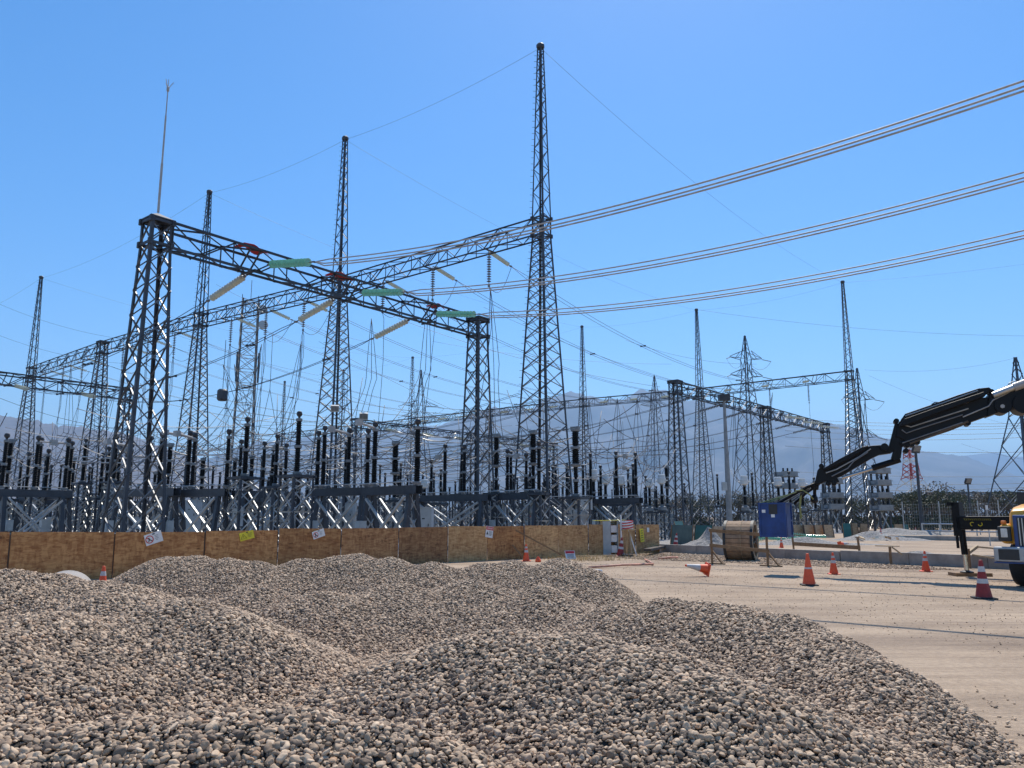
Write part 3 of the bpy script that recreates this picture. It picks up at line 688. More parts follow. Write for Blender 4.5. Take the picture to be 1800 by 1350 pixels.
near_ds=[ # left px, depth, right px, depth, top y, posts(px,h), arms
 (30,46,110,41,868,[(.08,2.0,.14),(.52,2.0,.15),(1.0,2.2,.15)],[(0,1,0)],'grey framed switch with three black posts, leftmost above the board fence'),
 (200,38,300,35,860,[(.15,1.9,.15),(.52,2.0,.15),(.72,2.1,.15)],[(0,1,1)],'grey framed switch seen through the legs of the big peaked column'),
 (302,36,390,34,860,[(.22,2.2,.15),(.32,2.1,.13),(1.0,2.1,.14)],[(1,2,1),(0,1,1)],'grey framed switch just right of the big peaked column'),
 (448,50,508,47,872,[(.1,2.1,.14),(.42,2.5,.17)],[(0,1,0)],'grey framed switch between the two tall square stands'),
 (552,36,646,34,858,[(0,2.2,.15),(.12,2.4,.15),(.60,2.2,.14),(.95,2.1,.15)],[(2,3,1)],'wide grey switch frame left of the nearest heavy frame, beside the white no-entry sign'),
 (642,33.5,730,31,855,[(.14,2.3,.16),(1.0,2.15,.17)],[(0,1,1)],'nearest heavy grey switch frame, middle of the yard'),
 (733,44,856,41,870,[(.2,1.5,.12),(.40,2.3,.15),(.68,2.2,.14)],[(0,1,0)],'grey switch frame behind the pale cabinet'),
 (868,43,952,40,867,[(.3,1.9,.14),(.70,1.6,.12)],[(0,1,0)],'grey switch frame crossing the foot of the tallest tower'),
 (958,55,1040,51,876,[(.1,2.3,.14),(.5,1.9,.12),(1.0,2.4,.14)],[(1,2,0)],'grey switch frame behind the right leg of the tallest tower'),
 (1046,52,1126,48,876,[(.52,2.5,.16),(.94,2.3,.14)],[(0,1,0)],'rightmost grey switch frame with a silver arm between two black posts')]
for (pl,Dl,pr,Dr,ty,ps,ar,lb) in near_ds:
    disconnector(lb,pl,Dl,pr,Dr,hz(ty,(Dl+Dr)/2),ps,ar)
near_posts=[ # px, ytop, ybot, h, r, s, kind
 (57,838,868,1.9,.12,.7,'post'),(96,827,868,1.9,.13,.7,'post'),(135,785,850,2.3,.17,.8,'post'),(152,825,868,2.,.13,.7,'post'),(172,820,852,1.9,.13,.8,'post'),(190,780,848,2.2,.16,.9,'post'),
 (277,800,860,2.2,.15,.8,'post'),(348,812,866,2.2,.2,.8,'cb'),(405,812,880,2.7,.17,.8,'cb'),(422,752,840,2.15,.165,1.02,'post'),(435,810,884,2.7,.16,.8,'cb'),(478,780,856,2.15,.15,.8,'post'),
 (515,742,836,2.2,.165,1.02,'post'),(571,812,856,2.1,.14,.7,'post'),(603,792,862,2.2,.15,.8,'post'),(665,826,868,2.0,.13,.7,'post'),(691,784,878,2.9,.19,.8,'cb'),(702,824,868,1.9,.12,.7,'post'),
 (811,800,868,2.2,.16,.8,'post'),(872,772,866,2.9,.17,.9,'cb'),(938,768,866,2.9,.18,.9,'cb'),(1014,762,874,2.9,.18,.95,'cb'),(978,828,880,2.2,.13,.7,'post'),(898,805,866,2.2,.15,.8,'post'),
 (948,790,866,2.2,.14,.8,'post'),(1109,862,890,1.9,.15,.7,'post'),(1156,862,895,2.0,.15,.7,'post'),(1206,858,895,2.1,.15,.7,'post'),(1265,842,890,2.6,.15,.7,'post'),(1327,840,892,2.6,.15,.7,'post'),
 (1349,852,888,2.2,.17,.7,'post'),(1393,838,890,2.6,.16,.7,'post'),(1437,848,896,2.4,.17,.7,'post'),(1357,856,886,2.0,.14,.7,'post')]
near_posts.sort()
nk={'post':0,'cb':0}; tot={k:sum(1 for p in near_posts if p[6]==k) for k in nk}
for (px,yt,yb,h,r,s,kd) in near_posts:
    D=h*F/(yb-yt)*1.01; z=hz(yb,D); i=nk[kd]; nk[kd]+=1
    if kd=='post':
        lb={422:'black ribbed post on the left of the two tall square lattice stands',515:'black ribbed post on the right of the two tall square lattice stands',1156:'short black post left of the right-hand gantry, beside a white-headed transformer'}.get(px,'black ribbed post on a lattice stand, %s of such posts'%od(i,tot[kd]))
    else: lb='stout black breaker pole on a lattice stand, %s of the breakers'%od(i,tot[kd])
    post(lb,px,D,max(1.2,z),h,r,s,kd,cat_='circuit breaker' if kd=='cb' else 'insulator post')
cts=[(1045,52),(1066,58),(1094,60),(1115,58),(1144,64),(1166,58),(1313,60),(1373,62),(1415,64),(775,70),(745,66),(930,78)]
cts.sort()
for i,(px,D) in enumerate(cts): post('white-headed instrument transformer on a lattice stand, %s of them'%od(i,len(cts)),px,D,2.0,1.5,.17,.7,'ct',cat_='current transformer')
# rows deeper in the yard (copies)
rb=random.Random(3)
pr_ds=disconnector('grey framed switch with three black posts deep in the switchyard',900,70,960,70,2.8,[(.05,2.1,.14),(.5,2.1,.14),(.95,2.1,.14)],[(0,1,0)],group='switch frames deep in the yard')
pr_po=post('black ribbed post on a stand deep in the switchyard',Vector((0,72,0)),0,2.6,2.2,.15,.75,'post',group='posts deep in the yard')
pr_cb=post('black breaker pole on a stand deep in the switchyard',Vector((4,76,0)),0,2.4,2.8,.15,.8,'cb',group='breakers deep in the yard',cat_='circuit breaker')
cnt=0; DL=[]; PH=['distant switch frame with posts','distant black ribbed post','distant stout breaker pole']
for iv,v in enumerate((46,52,58,64,70,76,83,90,97)):
    for iu in range(-2,22):
        u=22+iu*4.6+rb.uniform(-.5,.5); p=U*u+V*v; zc=p.y*cP; px=900+F*p.x/zc if p.y>1 else 9999
        if not -60<px<1175 or p.y<50: continue
        if rb.random()<.30: continue
        kk=(iv+(iu//3))%3; o=[pr_ds,pr_po,pr_cb][kk]; k=dup(o,loc=p,rot=(0,0,YAW+(math.pi/2 if (iv%2) else 0)),scale=rb.uniform(.95,1.05)); cnt+=1; DL.append((k,px,PH[kk]))
for iv,v in enumerate((12,17,22,27,32,38,43)):
    for iu in range(12):
        u=38+iu*4.3+rb.uniform(-.5,.5); p=U*u+V*v; px=900+F*p.x/(p.y*cP)
        if not -60<px<560 or p.y<39 or p.y>75 or rb.random()<.18: continue
        kk=(iv*2+iu)%3; k=dup([pr_ds,pr_po,pr_cb][kk],loc=p,rot=(0,0,YAW+(math.pi/2 if (iv%2) else 0)),scale=rb.uniform(.95,1.12)); cnt+=1; DL.append((k,px,PH[kk]))
for o,kk in ((pr_ds,0),(pr_po,1),(pr_cb,2)): DL.append((o,900+F*o.location.x/(o.location.y*cP),PH[kk]))
relabel(DL); CL=[]
rw=random.Random(17)
for i in range(150):
    px=rw.uniform(-20,900) if i<125 else rw.uniform(900,1180); D=rw.uniform(42,80); w_=rw.uniform(70,230); z=rw.uniform(5,8.3); a=gx(px,D); a.z=z; dd=(U if rw.random()<.6 else V)*rw.uniform(6,16); b2=a+dd; b2.z=z+rw.uniform(-1.5,1.5)
    k=wires('jumper_cable','slack dark cable looping low through the switchyard','cable',[cat(a,b2,rw.uniform(.6,2.2),14)],.02,'wire_dark' if i%4 else 'alu_dull','slack cables in the switchyard'); q=(a+b2)/2; CL.append((k,900+F*q.x/(q.y*cP),'slack low cable'))
for i in range(46):
    px=rw.uniform(0,900) if i<36 else rw.uniform(900,1180); D=rw.uniform(44,80); a=gx(px,D); b2=gx(px+rw.uniform(-40,40),D-2); a.z=rw.uniform(8,10); b2.z=5.0; m2=a.lerp(b2,.6)+Vector((rw.uniform(-.5,.5),0,0))
    k=wires('dropper_cable','thin dark dropper curving down to the switch posts','cable',[[a,a.lerp(m2,.5)]+[m2.lerp(b2,k/5)-Vector((0,0,.7*math.sin(math.pi*k/5))) for k in range(6)]],.018,'wire_dark','droppers in the switchyard'); CL.append((k,px,'thin curving dropper'))
for i in range(22):
    v=44+i*2.9; pt_=rw.uniform(905,1005); lo,hi=-60,90
    for _ in range(40):
        u0=(lo+hi)/2; q=U*u0+V*v; lo,hi=(u0,hi) if q.y<5 or 900+F*q.x/(q.y*cP+9*sP)>pt_ else (lo,u0)
    u1=u0+rw.uniform(45,62); z=rw.uniform(9,12.5); a=U*u0+V*v; b2=U*u1+V*v; a.z=z; b2.z=z
    c=cat(a,b2,rw.uniform(1.,2.4),20); k=wires('conductor_bundle','strung conductors over the switch frames','power line',[c,[p+V*.35 for p in c]],.017,'wire_dark','strung conductors over the yard'); q=(a+b2)/2; CL.append((k,900+F*q.x/(q.y*cP),'twin strung conductors'))
relabel(CL)
# low busbar tubes across the yard (silver tubes seen glinting)
for i,(pl,Dl,pr,Dr,yl,yr) in enumerate(((600,52,690,50,768,756),(690,50,830,60,758,778),(600,54,720,46,785,776),(735,52,800,52,762,762),(105,48,310,46,800,796),(300,46,480,47,790,775),(450,54,600,52,800,806),(840,56,960,50,782,790))):
    a=gx(pl,Dl); b2=gx(pr,Dr); a.z=zat(pl,yl,Dl); b2.z=zat(pr,yr,Dr); d=(b2-a)
    c=cat(a,b2,.25,10); c2=[p+Vector((0,0,-.28)) for p in c]
    wires('busbar_tube','pale sagging busbar pair low over the switch frames, %s'%od([4,5,6,0,2,1,3,7].index(i),8),'busbar',[c,c2],.04,'alu',n=6)
# slack jumper loops between the equipment heads
rj=random.Random(11)
loops=[(30,808,110,802,44),(110,802,200,790,44),(190,776,300,790,42),(140,782,250,800,46),(0,790,90,795,48),(300,790,425,752,40),(425,752,520,742,36),(520,742,610,770,38),(560,770,640,758,38),(640,760,725,752,38),(725,760,780,800,42),(780,800,875,772,44),(875,772,940,770,44),(940,770,1014,762,42),(1014,765,1088,803,50),(1040,810,1088,803,52),(1121,808,1144,848,56),(1088,803,1121,770,52),(60,820,130,785,50),(345,810,405,812,52),(250,800,345,812,48),(0,776,130,790,60),(460,812,560,775,50),(965,818,1040,812,54),(0,812,60,822,60),(600,792,700,785,50)]
for i,(x0,y0,x1,y1,D) in enumerate(sorted(loops)):
    a=aty(x0,y0,D); b2=aty(x1,y1,D+2); sg=rj.uniform(.3,.9)
    wires('jumper_cable','slack loop of cable between black posts above the fence, %s'%od(i,len(loops)),'cable',[cat(a,b2,sg,14)],.022,'wire_dark' if i%3 else 'alu_dull')
# bundles of droppers coming down from the high left beams
for i,(x0,y0,x1,y1,x2,y2,D) in enumerate(((460,605,440,712,425,755,52),(530,600,515,700,450,790,52),(392,640,412,700,330,800,56),(412,640,428,718,485,790,56),(125,640,120,760,60,800,66),(170,650,165,770,135,790,66),(205,680,178,760,190,785,62),(653,560,653,665,610,770,48),(753,520,748,650,700,745,46),(862,505,868,640,872,775,46),(1035,700,1040,810,1045,845,60),(1085,700,1085,770,1088,800,56),(1120,700,1122,770,1121,808,56),(1145,690,1145,820,1115,845,62),(1290,700,1288,820,1313,848,66),(1358,690,1340,830,1327,845,72))):
    cs=[]
    for w in (-1,0,1):
        a=aty(x0,y0,D); m2=aty(x1+w*6,y1,D); e=aty(x2+w*14,y2,D-3+w*2)
        c=[a.lerp(m2,s)+Vector((.12*w*math.sin(math.pi*s*.5),0,0)) for s in (0,.3,.6,1)]; n_=8
        for k in range(1,n_+1):
            s=k/n_; q=m2.lerp(e,s); q.z-=1.1*math.sin(math.pi*s)*(.6+.3*w); c.append(q)
        cs.append(c)
    wires('dropper_cable','bundle of three dark dropper cables, %s of the bundles'%od([3,5,2,4,0,1,15,6,7,8,9,10,11,12,13,14][i] if i<16 else i,16),'cable',cs,.017,'wire_dark')
# line traps (hanging / standing drums)
lt=thing('line_trap','grey drum hanging on cables between the left towers','line trap',(0,0,0)); p=aty(390,710,50); lt.location=p
mb=MB(); mb.lathe([(.24,.2),(.33,.3),(.33,.85),(.24,.95)],n=16); mb.build('drum','steel',lt)
mb=MB(); mb.tube([(0,0,1.0),(0,0,4.2)],.02,5); mb.tube([(.2,0,0),(.9,0,-1.2),(2.2,0,-2.0)],.02,5); mb.build('hanger_cable','wire_dark',lt)
# cabinets and boxes
def cabinet(label,px,yb_,yt,D,w,dp,yaw=-.2,m='cabinet_grey',leg=True):
    p=gx(px,D); z1=zat(px,yt,D); z0=zat(px,yb_,D); r=thing('control_cabinet',label,'cabinet',p,yaw); h=z1-z0
    mb=MB(); mb.box((0,0,z0+h/2),(w,dp,h)); mb.build('housing',m,r)
    mb=MB(); mb.box((0,-dp/2-.012,z0+h/2),(w-.08,.02,h-.08)); mb.build('door',m,r)
    mb=MB(); mb.box((w*.3,-dp/2-.035,z0+h*.55),(.03,.03,.12)); mb.box((-w*.1,-dp/2-.025,z0+h*.72),(.12,.008,.05)); mb.build('handle','ink',r)
    mb=MB(); mb.box((0,0,z1+.02),(w+.06,dp+.06,.04)); mb.build('lid',m,r)
    if leg and z0>.1:
        for x in (-w/2+.06,w/2-.06): mb=MB(); mb.box((x,0,z0/2),(.09,.09,z0)); mb.build('leg','steel',r)
    return r
cabinet('pale grey cabinet standing behind the fence, left of the tallest tower',748,960,893,34,.56,.4)
cabinet('pale box on the right leg of the tallest tower',1032,896,876,44,.62,.4)
for i,(px,yt,yb_,D,w) in enumerate(((335,880,935,44,.8),(482,885,930,48,.9),(610,885,930,44,.8),(700,882,925,46,.8),(1010,878,920,56,.7),(1318,905,920,70,.9),(415,895,925,42,.35))):
    cabinet('grey equipment cabinet half hidden among the steel frames, %s'%od([0,2,3,4,5,6,1][i],7),px,yb_,yt,D,w,.45)
fl=thing('warning_plate','small red and yellow warning plate on the foot of the tallest tower','sign',gx(933,44.6)); fl.location.z=zat(933,903,44.6)
mb=MB(); mb.box((0,0,-.14),(.3,.015,.16)); mb.build('lower_plate','sign_red',fl); mb=MB(); mb.box((0,0,.03),(.3,.015,.17)); mb.build('upper_plate','sign_yellow',fl)
# floodlight boxes on towers
def flood(label,px,py,D,s=.55,pole=0,pr=.07,yaw=.2):
    p=gx(px,D); z=zat(px,py,D); r=thing('floodlight',label,'floodlight',(p.x,p.y,0 if pole else z),yaw); z=z if pole else 0
    if pole: mb=MB(); mb.tube([(0,0,0),(0,0,z*.5),(0,0,z)],[pr*1.5,pr*1.2,pr],10); mb.box((0,0,z-.05),(s*1.1,.08,.08)); mb.build('pole','steel',r)
    rot=Matrix.Rotation(.5,3,'X'); mb=MB(); mb.box((0,-.12,z+s*.4),(s,.22,s*.8),rot); mb.build('lamp_housing','wire_dark' if pole else 'cabinet_grey',r)
    mb=MB(); mb.box((0,-.25,z+s*.37),(s*.85,.02,s*.65),rot); mb.build('lamp_glass','grey_cap',r); mb=MB(); mb.bar((0,0,z),(0,-.02,z+s*.35),.06,.06); mb.build('bracket','wire_dark',r); return r
flood('square floodlight fixed to the leg of the central mast tower',580,724,57,.6)
flood('floodlight tilted on the frame right of the central mast tower',632,738,46,.5)
flood('small floodlight on top of a post right of the peaked column',326,768,46,.4)
flood('floodlight on the tallest grey pole right of the capacitor racks',1622,795,75,.8,True,.12)
flood('floodlight on a shorter pole behind the distant gantry',1709,850,95,.8,True,.10)
flood('tiny floodlight on a pole beside the taller grey pole',1636,872,120,.8,True,.08)
mp=thing('lamp_pole','stout tapering grey pole in front of the right-hand gantry','pole',gx(1284,58)); z=zat(1284,705,58)
mb=MB(); mb.tube([(0,0,0),(0,0,z*.5),(0,0,z)],[.24,.18,.10],12); mb.build('pole','rack_grey',mp); mb=MB(); mb.box((0,0,z+.25),(.8,.5,.45)); mb.box((0,0,z-.1),(1.0,.12,.12)); mb.build('lamp_housing','wire_dark',mp)
mb=MB(); mb.box((-.3,-.1,zat(1284,855,58)),(.35,.3,.6)); mb.build('switch_box','cabinet_grey',mp)
# stacked capacitor racks
def rack(label,px,D,w,ys,yb_=912):
    r=thing('capacitor_rack',label,'capacitor rack',gx(px,D),.25); zs=[zat(px,y,D) for y in ys]; top=zs[0]+.5
    for ix in (-1,1):
        for iy in (-1,1): mb=MB(); mb.box((ix*w*.36,iy*w*.25,top/2-.1),(.16,.16,top-.2)); mb.build('leg','steel',r)
    for z in zs:
        mb=MB(); mb.box((0,0,z),(w*1.12,w*.75,.10)); mb.box((0,-w*.37,z+.28),(w*.95,.25,.55)); mb.box((0,w*.37,z+.28),(w*.95,.25,.55)); mb.box((0,0,z+.285),(w*.90,w*.45,.35)); 
        mb.box((w*.62,-w*.2,z+.45),(.5,.08,.05)); mb.box((w*.62,w*.2,z+.3),(.4,.08,.05)); mb.build('shelf','rack_grey',r)
        mb=MB(); 
        for k in (-1,0,1): mb.lathe([(.09,0),(.11,.1),(.08,.2),(.11,.3),(.06,.38)],(k*w*.28,-w*.2,z+.56),n=8)
        mb.build('bushing','black_porcelain',r)
    mb=MB()
    for iy in (-1,1): mb.ang((-w*.36,iy*w*.25,.1),(w*.36,iy*w*.25,zs[-1]),.08); mb.ang((w*.36,iy*w*.25,.1),(-w*.36,iy*w*.25,zs[-1]),.08)
    mb.build('cross_brace','steel_light',r); return r
rack('four-tier grey capacitor rack under the crane boom, rightmost',1553,82,1.75,(832,853,875,897))
rack('tiered grey capacitor rack behind the crane head, in the middle',1467,84,1.8,(850,875,895))
rack('tiered grey capacitor rack left of the blue box top, leftmost',1387,88,2.0,(838,858,880))
# ---------------------------------------------------------------- pylons beyond the yard
def pylon(label,px,D,ytop,wb,arms,m='steel_far',yaw=.5,waist=.55,hazy=None,name='transmission_pylon',bands=False,side=(-1,1)):
    p=gx(px,D); H=zat(px,ytop,D); r=thing(name,label,'pylon',p,yaw)
    ha=[zat(px,a,D) for a in arms] if arms else [H*.7]; w=wb*.13
    zk=min(ha)-1; lv=levels(0,wb/2,zk,w,.8)+[(z,w*.9) for z in sorted(ha)]
    for ix in (-1,1):
        for iy in (-1,1):
            if not bands: lattice_leg_mesh(lv+[(H,.12)],ix,iy,.12+wb*.006).build('leg',m,r)
    mb=MB(); brace_faces(mb,lv,.075,'X'); brace_faces(mb,levels(lv[-1][0],lv[-1][1],H,.14,1.0),.06,'Z')
    if not bands: mb.build('bracing',m,r)
    else:
        al=levels(0,wb/2,H*.62,wb*.14,.45)+levels(H*.62,wb*.14,H,wb*.085,.5)[1:]; n=len(al); nb=7
        for b_ in range(nb):
            seg=al[b_*n//nb:(b_+1)*n//nb+1]
            if len(seg)<2: continue
            q=MB()
            for ix in (-1,1):
                for iy in (-1,1): s_=lattice_leg_mesh(seg,ix,iy,.34); q.add(s_.v,s_.f)
            brace_faces(q,seg,.22,'X'); q.build('red_band' if b_ in(2,3,5) else 'white_band','tower_red' if b_ in(2,3,5) else 'white_head',r)
    for z in ha if arms else []:
        for sx in side:
            mb=MB(); Lx=wb*.55
            for iy in (-1,1): mb.ang((sx*w*.9,iy*w*.9,z),(sx*Lx,0,z+.3),.1); mb.ang((sx*w*.9,iy*w*.9,z+1.6),(sx*Lx,0,z+.4),.1); mb.ang((sx*(w+Lx)/2,iy*w*.45,z+.1),(sx*w*.9,iy*w*.9,z+1.6),.08)
            mb.build('crossarm',m,r)
            mb=MB(); mb.tube([(sx*Lx,0,z+.2),(sx*(Lx+1.4),-1,z-.3)],.07,6); mb.tube(cat(Vector((sx*(Lx+1.4),-1,z-.3)),Vector((sx*w*1.1,0,z-.8)),1.4,10),.03,4); mb.build('insulator_string','grey_cap',r)
    return r
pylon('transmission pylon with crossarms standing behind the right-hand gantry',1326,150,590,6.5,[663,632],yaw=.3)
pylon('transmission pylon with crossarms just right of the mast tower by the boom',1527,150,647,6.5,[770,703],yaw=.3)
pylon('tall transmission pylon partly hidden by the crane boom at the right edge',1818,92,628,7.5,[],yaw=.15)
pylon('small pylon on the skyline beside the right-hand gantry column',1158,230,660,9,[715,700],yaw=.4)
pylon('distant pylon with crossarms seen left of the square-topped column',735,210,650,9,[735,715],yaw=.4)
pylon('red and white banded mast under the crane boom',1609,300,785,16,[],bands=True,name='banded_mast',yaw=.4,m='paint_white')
# communication mast
cm=thing('communication_mast','pale lattice communication mast with dishes behind the left towers','mast',gx(418,128),.4)
zt=zat(418,528,128); lv=levels(0,2.0,zt*.62,1.45,.8)+levels(zt*.62,1.45,zt,1.35,.8)[1:]
for ix in (-1,1):
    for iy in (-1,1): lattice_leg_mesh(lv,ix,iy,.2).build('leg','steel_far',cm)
mb=MB(); brace_faces(mb,lv,.10,'X',hor=1); mb.build('bracing','steel_light',cm)  # bracing paler than the legs: distance haze put into the colour
for z,x in ((zat(430,545,128),1.9),(zat(430,572,128),2.1)):
    mb=MB(); mb.lathe([(.1,-.3),(.75,-.1),(.8,.15),(.7,.3)],(x,-1.2,z),14,Matrix.Rotation(1.4,3,'X')); mb.build('dish','cabinet_grey',cm)
mb=MB(); mb.tube([(0,0,zt),(0,0,zt+3.5)],.05,5)
for s in (-1,1): mb.tube([(s*1.3,1,zt-1),(s*1.3,1,zt+1.2)],.06,5)
for s in (-1,1): mb.box((s*1.7,-1.4,zat(430,648,128)),(.3,.2,5))
mb.build('antenna','steel_far',cm)
# distant low gantry and water tower at right
lg=thing('distant_gantry','low distant gantry with zigzag beam behind the outrigger','gantry',gx(1724,135),.0)
zb=zat(1724,870,135); w2=8.0
for x in (-5.4,6.6):
    mb=MB(); lv=levels(0,.55,zb,.45,.9)
    for ix in (-1,1):
        for iy in (-1,1): q=lattice_leg_mesh(lv,ix,iy,.13); mb.add(q.v,q.f)
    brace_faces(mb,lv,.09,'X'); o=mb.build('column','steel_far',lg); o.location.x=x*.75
mb=MB(); n=13
for iy in (-.5,.5):
    for iz in (-.4,.4): mb.box((0,iy,zb+iz),(16.4,.16,.16))
    for i in range(n): x0=-8.1+16.2*i/n; x1=x0+16.2/n; mb.bar((x0,iy,zb-.35),(x1,iy,zb+.35),.1); mb.bar((x0,iy+.06,zb+.35),(x1,iy+.06,zb-.35),.1)
mb.build('beam','steel_far',lg)
wt=thing('water_tower','small distant white water tank on legs left of the yellow hood','water tower',gx(1749,230)); z=zat(1749,885,230)
mb=MB(); mb.lathe([(.3,z-1.6),(2.0,z-1),(2.3,z-.3),(2.3,z+.9),(1.5,z+1.7),(.2,z+2.0)],n=20); mb.build('tank','cabinet_grey',wt,smooth=False)
for k in range(4): t=k*1.57+.7; mb=MB(); mb.tube([(2*math.cos(t),2*math.sin(t),z-.5),(3*math.cos(t),3*math.sin(t),0)],.2,6); mb.build('leg','steel_far',wt)
# far low switchyard pieces and overhead lines at right
for i,(y0,y1,D) in enumerate(((735,741,150),(741,745,152),(750,748,155),(757,757,160),(768,764,150),(784,792,150),(828,835,170),(845,846,172),(858,852,165))):
    a=aty(1380,y0,D+25); b2=aty(1900,y1,D-20)
    wires('overhead_line','thin distant overhead line across the sky beyond the boom','power line',[cat(a,b2,.8,16)],.035,'wire_dark','distant overhead lines')
for i,(x0,y0,x1,y1,D) in enumerate(((1520,650,1790,628,140),(1230,545,1900,590,110),(1527,660,1840,760,140),(1690,780,1900,812,150),(1100,598,1330,640,140),(0,590,240,640,150),(0,535,250,600,150),(240,560,560,660,170),(380,500,640,600,150),(600,690,800,735,150),(560,705,760,760,150),(100,745,600,735,120),(200,760,900,748,130),(560,600,1000,800,120),(700,560,1160,680,110),(850,540,1300,700,115),(0,700,330,760,90),(400,720,1160,790,110),(420,745,1180,800,105),(760,600,1180,640,160))):
    a=aty(x0,y0,D); b2=aty(x1,y1,D+6)
    wires('overhead_line','hair-thin distant overhead line behind the lattice towers','power line',[cat(a,b2,1.2,16)],.016 if i<4 else .022,'wire_dark','hair-thin distant lines')
# ---------------------------------------------------------------- far trees and bushes
def foliage(mb,c,r,n,s,rg):
    for _ in range(n):
        t=rg.uniform(0,6.283); ph=math.acos(rg.uniform(-.5,1)); k=rg.random()**.4
        p=Vector(c)+Vector((math.cos(t)*math.sin(ph)*r[0],math.sin(t)*math.sin(ph)*r[1],math.cos(ph)*r[2]))*k
        e=Euler((rg.uniform(0,3),rg.uniform(0,3),rg.uniform(0,3))).to_matrix(); q=s*rg.uniform(.5,1.3)
        mb.add([p+e@Vector(v) for v in ((-q,-q*.4,0),(q,-q*.5,0),(q*.8,q*.5,0),(-q*.7,q*.5,0))],[(0,1,2,3)])
def make_tree(label,leaf,seed,hh=4.2,dense=1.,name='bushy_tree',group=None):
    rg=random.Random(seed); r=thing(name,label,'tree',(0,0,0),0,group)
    mb=MB(); tips=[]
    for k in range(6):
        t=k*1.05+rg.uniform(-.3,.3); a=Vector((0,0,.2)); m1=Vector((math.cos(t)*.5,math.sin(t)*.5,hh*.3)); e=Vector((math.cos(t)*hh*.42,math.sin(t)*hh*.42,hh*rg.uniform(.55,.85)))
        mb.tube([(0,0,-.1),a,m1,e],[.16,.14,.09,.03],5); tips.append(e)
        for j in range(3):
            e2=e+Vector((rg.uniform(-.9,.9),rg.uniform(-.9,.9),rg.uniform(.1,.9))); mb.tube([m1.lerp(e,.5),e2],[.05,.015],4); tips.append(e2)
    mb.build('trunk','bark',r)
    mb=MB()
    for e in tips: foliage(mb,e,(hh*.2,hh*.2,hh*.15),int(60*dense),.09,rg)
    foliage(mb,(0,0,hh*.16),(hh*.55,hh*.55,hh*.34),int(900*dense),.11,rg)
    mb.build('crown',leaf,r,fix=False); return r
tp=[make_tree('dark green bushy tree in the far tree belt','leaf_green',1,3.3,group='bushy trees beyond the yard'),make_tree('olive bushy tree in the far tree belt','leaf_olive',2,3.3,group='bushy trees beyond the yard'),make_tree('bare dry brownish tree in the far tree belt','leaf_dry',5,3.8,.5,group='bushy trees beyond the yard')]
spots=[(1585,100,1.2,0),(1612,104,1.25,0),(1640,100,1.3,0),(1665,106,1.25,0),(1690,112,1.1,0),(1600,125,1.4,1),(1655,128,1.7,2),(1672,130,1.5,0),(1720,125,1.35,2),(1745,122,1.3,2),(1770,118,1.4,1),(1795,112,1.4,0),(1700,140,1.6,1),(1630,145,1.5,2),(1560,110,1.1,1),(1540,128,1.3,2),
 (1190,120,1.3,2),(1215,125,1.35,1),(1235,118,1.1,0),(1262,128,1.4,2),(1290,125,1.3,1),(1310,135,1.5,2),(1340,130,1.4,2),(1365,125,1.2,1),(1400,135,1.3,0),(1430,130,1.2,2),(1460,125,1.2,1),(1490,130,1.3,1),(1515,120,1.1,0),(1140,130,1.2,2),(1165,126,1.2,1),
 (740,170,1.3,0),(700,172,1.2,1),(1000,180,1.4,2),(560,175,1.3,1),(640,170,1.3,2),(470,180,1.3,0),(380,180,1.3,1),(60,150,1.2,1),(-20,150,1.2,0)]
uset=set(); TL=[]; TP_=['dark green bushy tree','olive bushy tree','bare dry brownish tree']
for i,(px,D,s,k) in enumerate(spots):
    p=gx(px,D); rz=R.uniform(0,6)
    if k not in uset: uset.add(k); tp[k].location=p; tp[k].rotation_euler=(0,0,rz); tp[k].scale=(s,s,s); o=tp[k]
    else: o=dup(tp[k],None,p,(0,0,rz),s)
    TL.append((o,px,TP_[k]))
relabel(TL)
# ---------------------------------------------------------------- board fence
def pt(px,D): return gx(px,D)
A0=Vector((-12.8-3.7*.75*.9,19.6-3.6*.66,0)); 
fa=gx(0,19.7); fb=gx(1160,36.8); fd=(fb-fa).normalized()
def on_fence(px):
    a=(px-900)/F; lo,hi=-6,32
    for _ in range(50):
        t=(lo+hi)/2; q=fa+fd*t; zc=q.y*cP-EYE*sP*.9
        if q.x/zc<a: lo=t
        else: hi=t
    return (lo+hi)/2
edges=[-330,-135,12,198,358,487,598,700,787,857,922,982,1035,1078,1118,1160]
tops=[935,935,935,935.5,934,929,929,927,925,925,924,923.5,922.5,921.5,922,922]
fence=thing('board_fence','low fence of brown wood-chip boards in front of the switchyard','fence',fa,math.atan2(fd.y,fd.x))
nrm=Vector((-fd.y,fd.x,0))
for i in range(len(edges)-1):
    t0=on_fence(edges[i]); t1=on_fence(edges[i+1]); q=fa+fd*((t0+t1)/2)
    z0=zat(edges[i],tops[i]+(R.uniform(-.5,.5)),(fa+fd*t0).y); z1=zat(edges[i+1]-2,tops[i]+(tops[i+1]-tops[i])*.4,(fa+fd*t1).y)
    y=(i%2)*.022+R.uniform(0,.006); g=.022; th=.015; dz=R.uniform(-.02,.02)
    vs=[(t0+g,y,.0),(t1-g,y,.0),(t1-g+dz,y-.01,z1),(t0+g+dz,y-.01,z0)]
    mb=MB(); mb.add(vs+[(a,b_+th,c) for a,b_,c in vs],[(0,1,2,3),(7,6,5,4),(0,4,5,1),(1,5,6,2),(2,6,7,3),(3,7,4,0)])
    mt='osb_brown' if i<8 else 'osb_sunlit'  # right-hand boards lighter: raking sunlight put into the board colour
    if i in (6,7,9): mt='osb_dark' if i!=9 else 'osb_brown'
    mb.build('board',mt,fence)
    mb=MB(); mb.box((t0,y+.06,.58),(.05,.05,1.16)); mb.build('post','form_dark',fence)
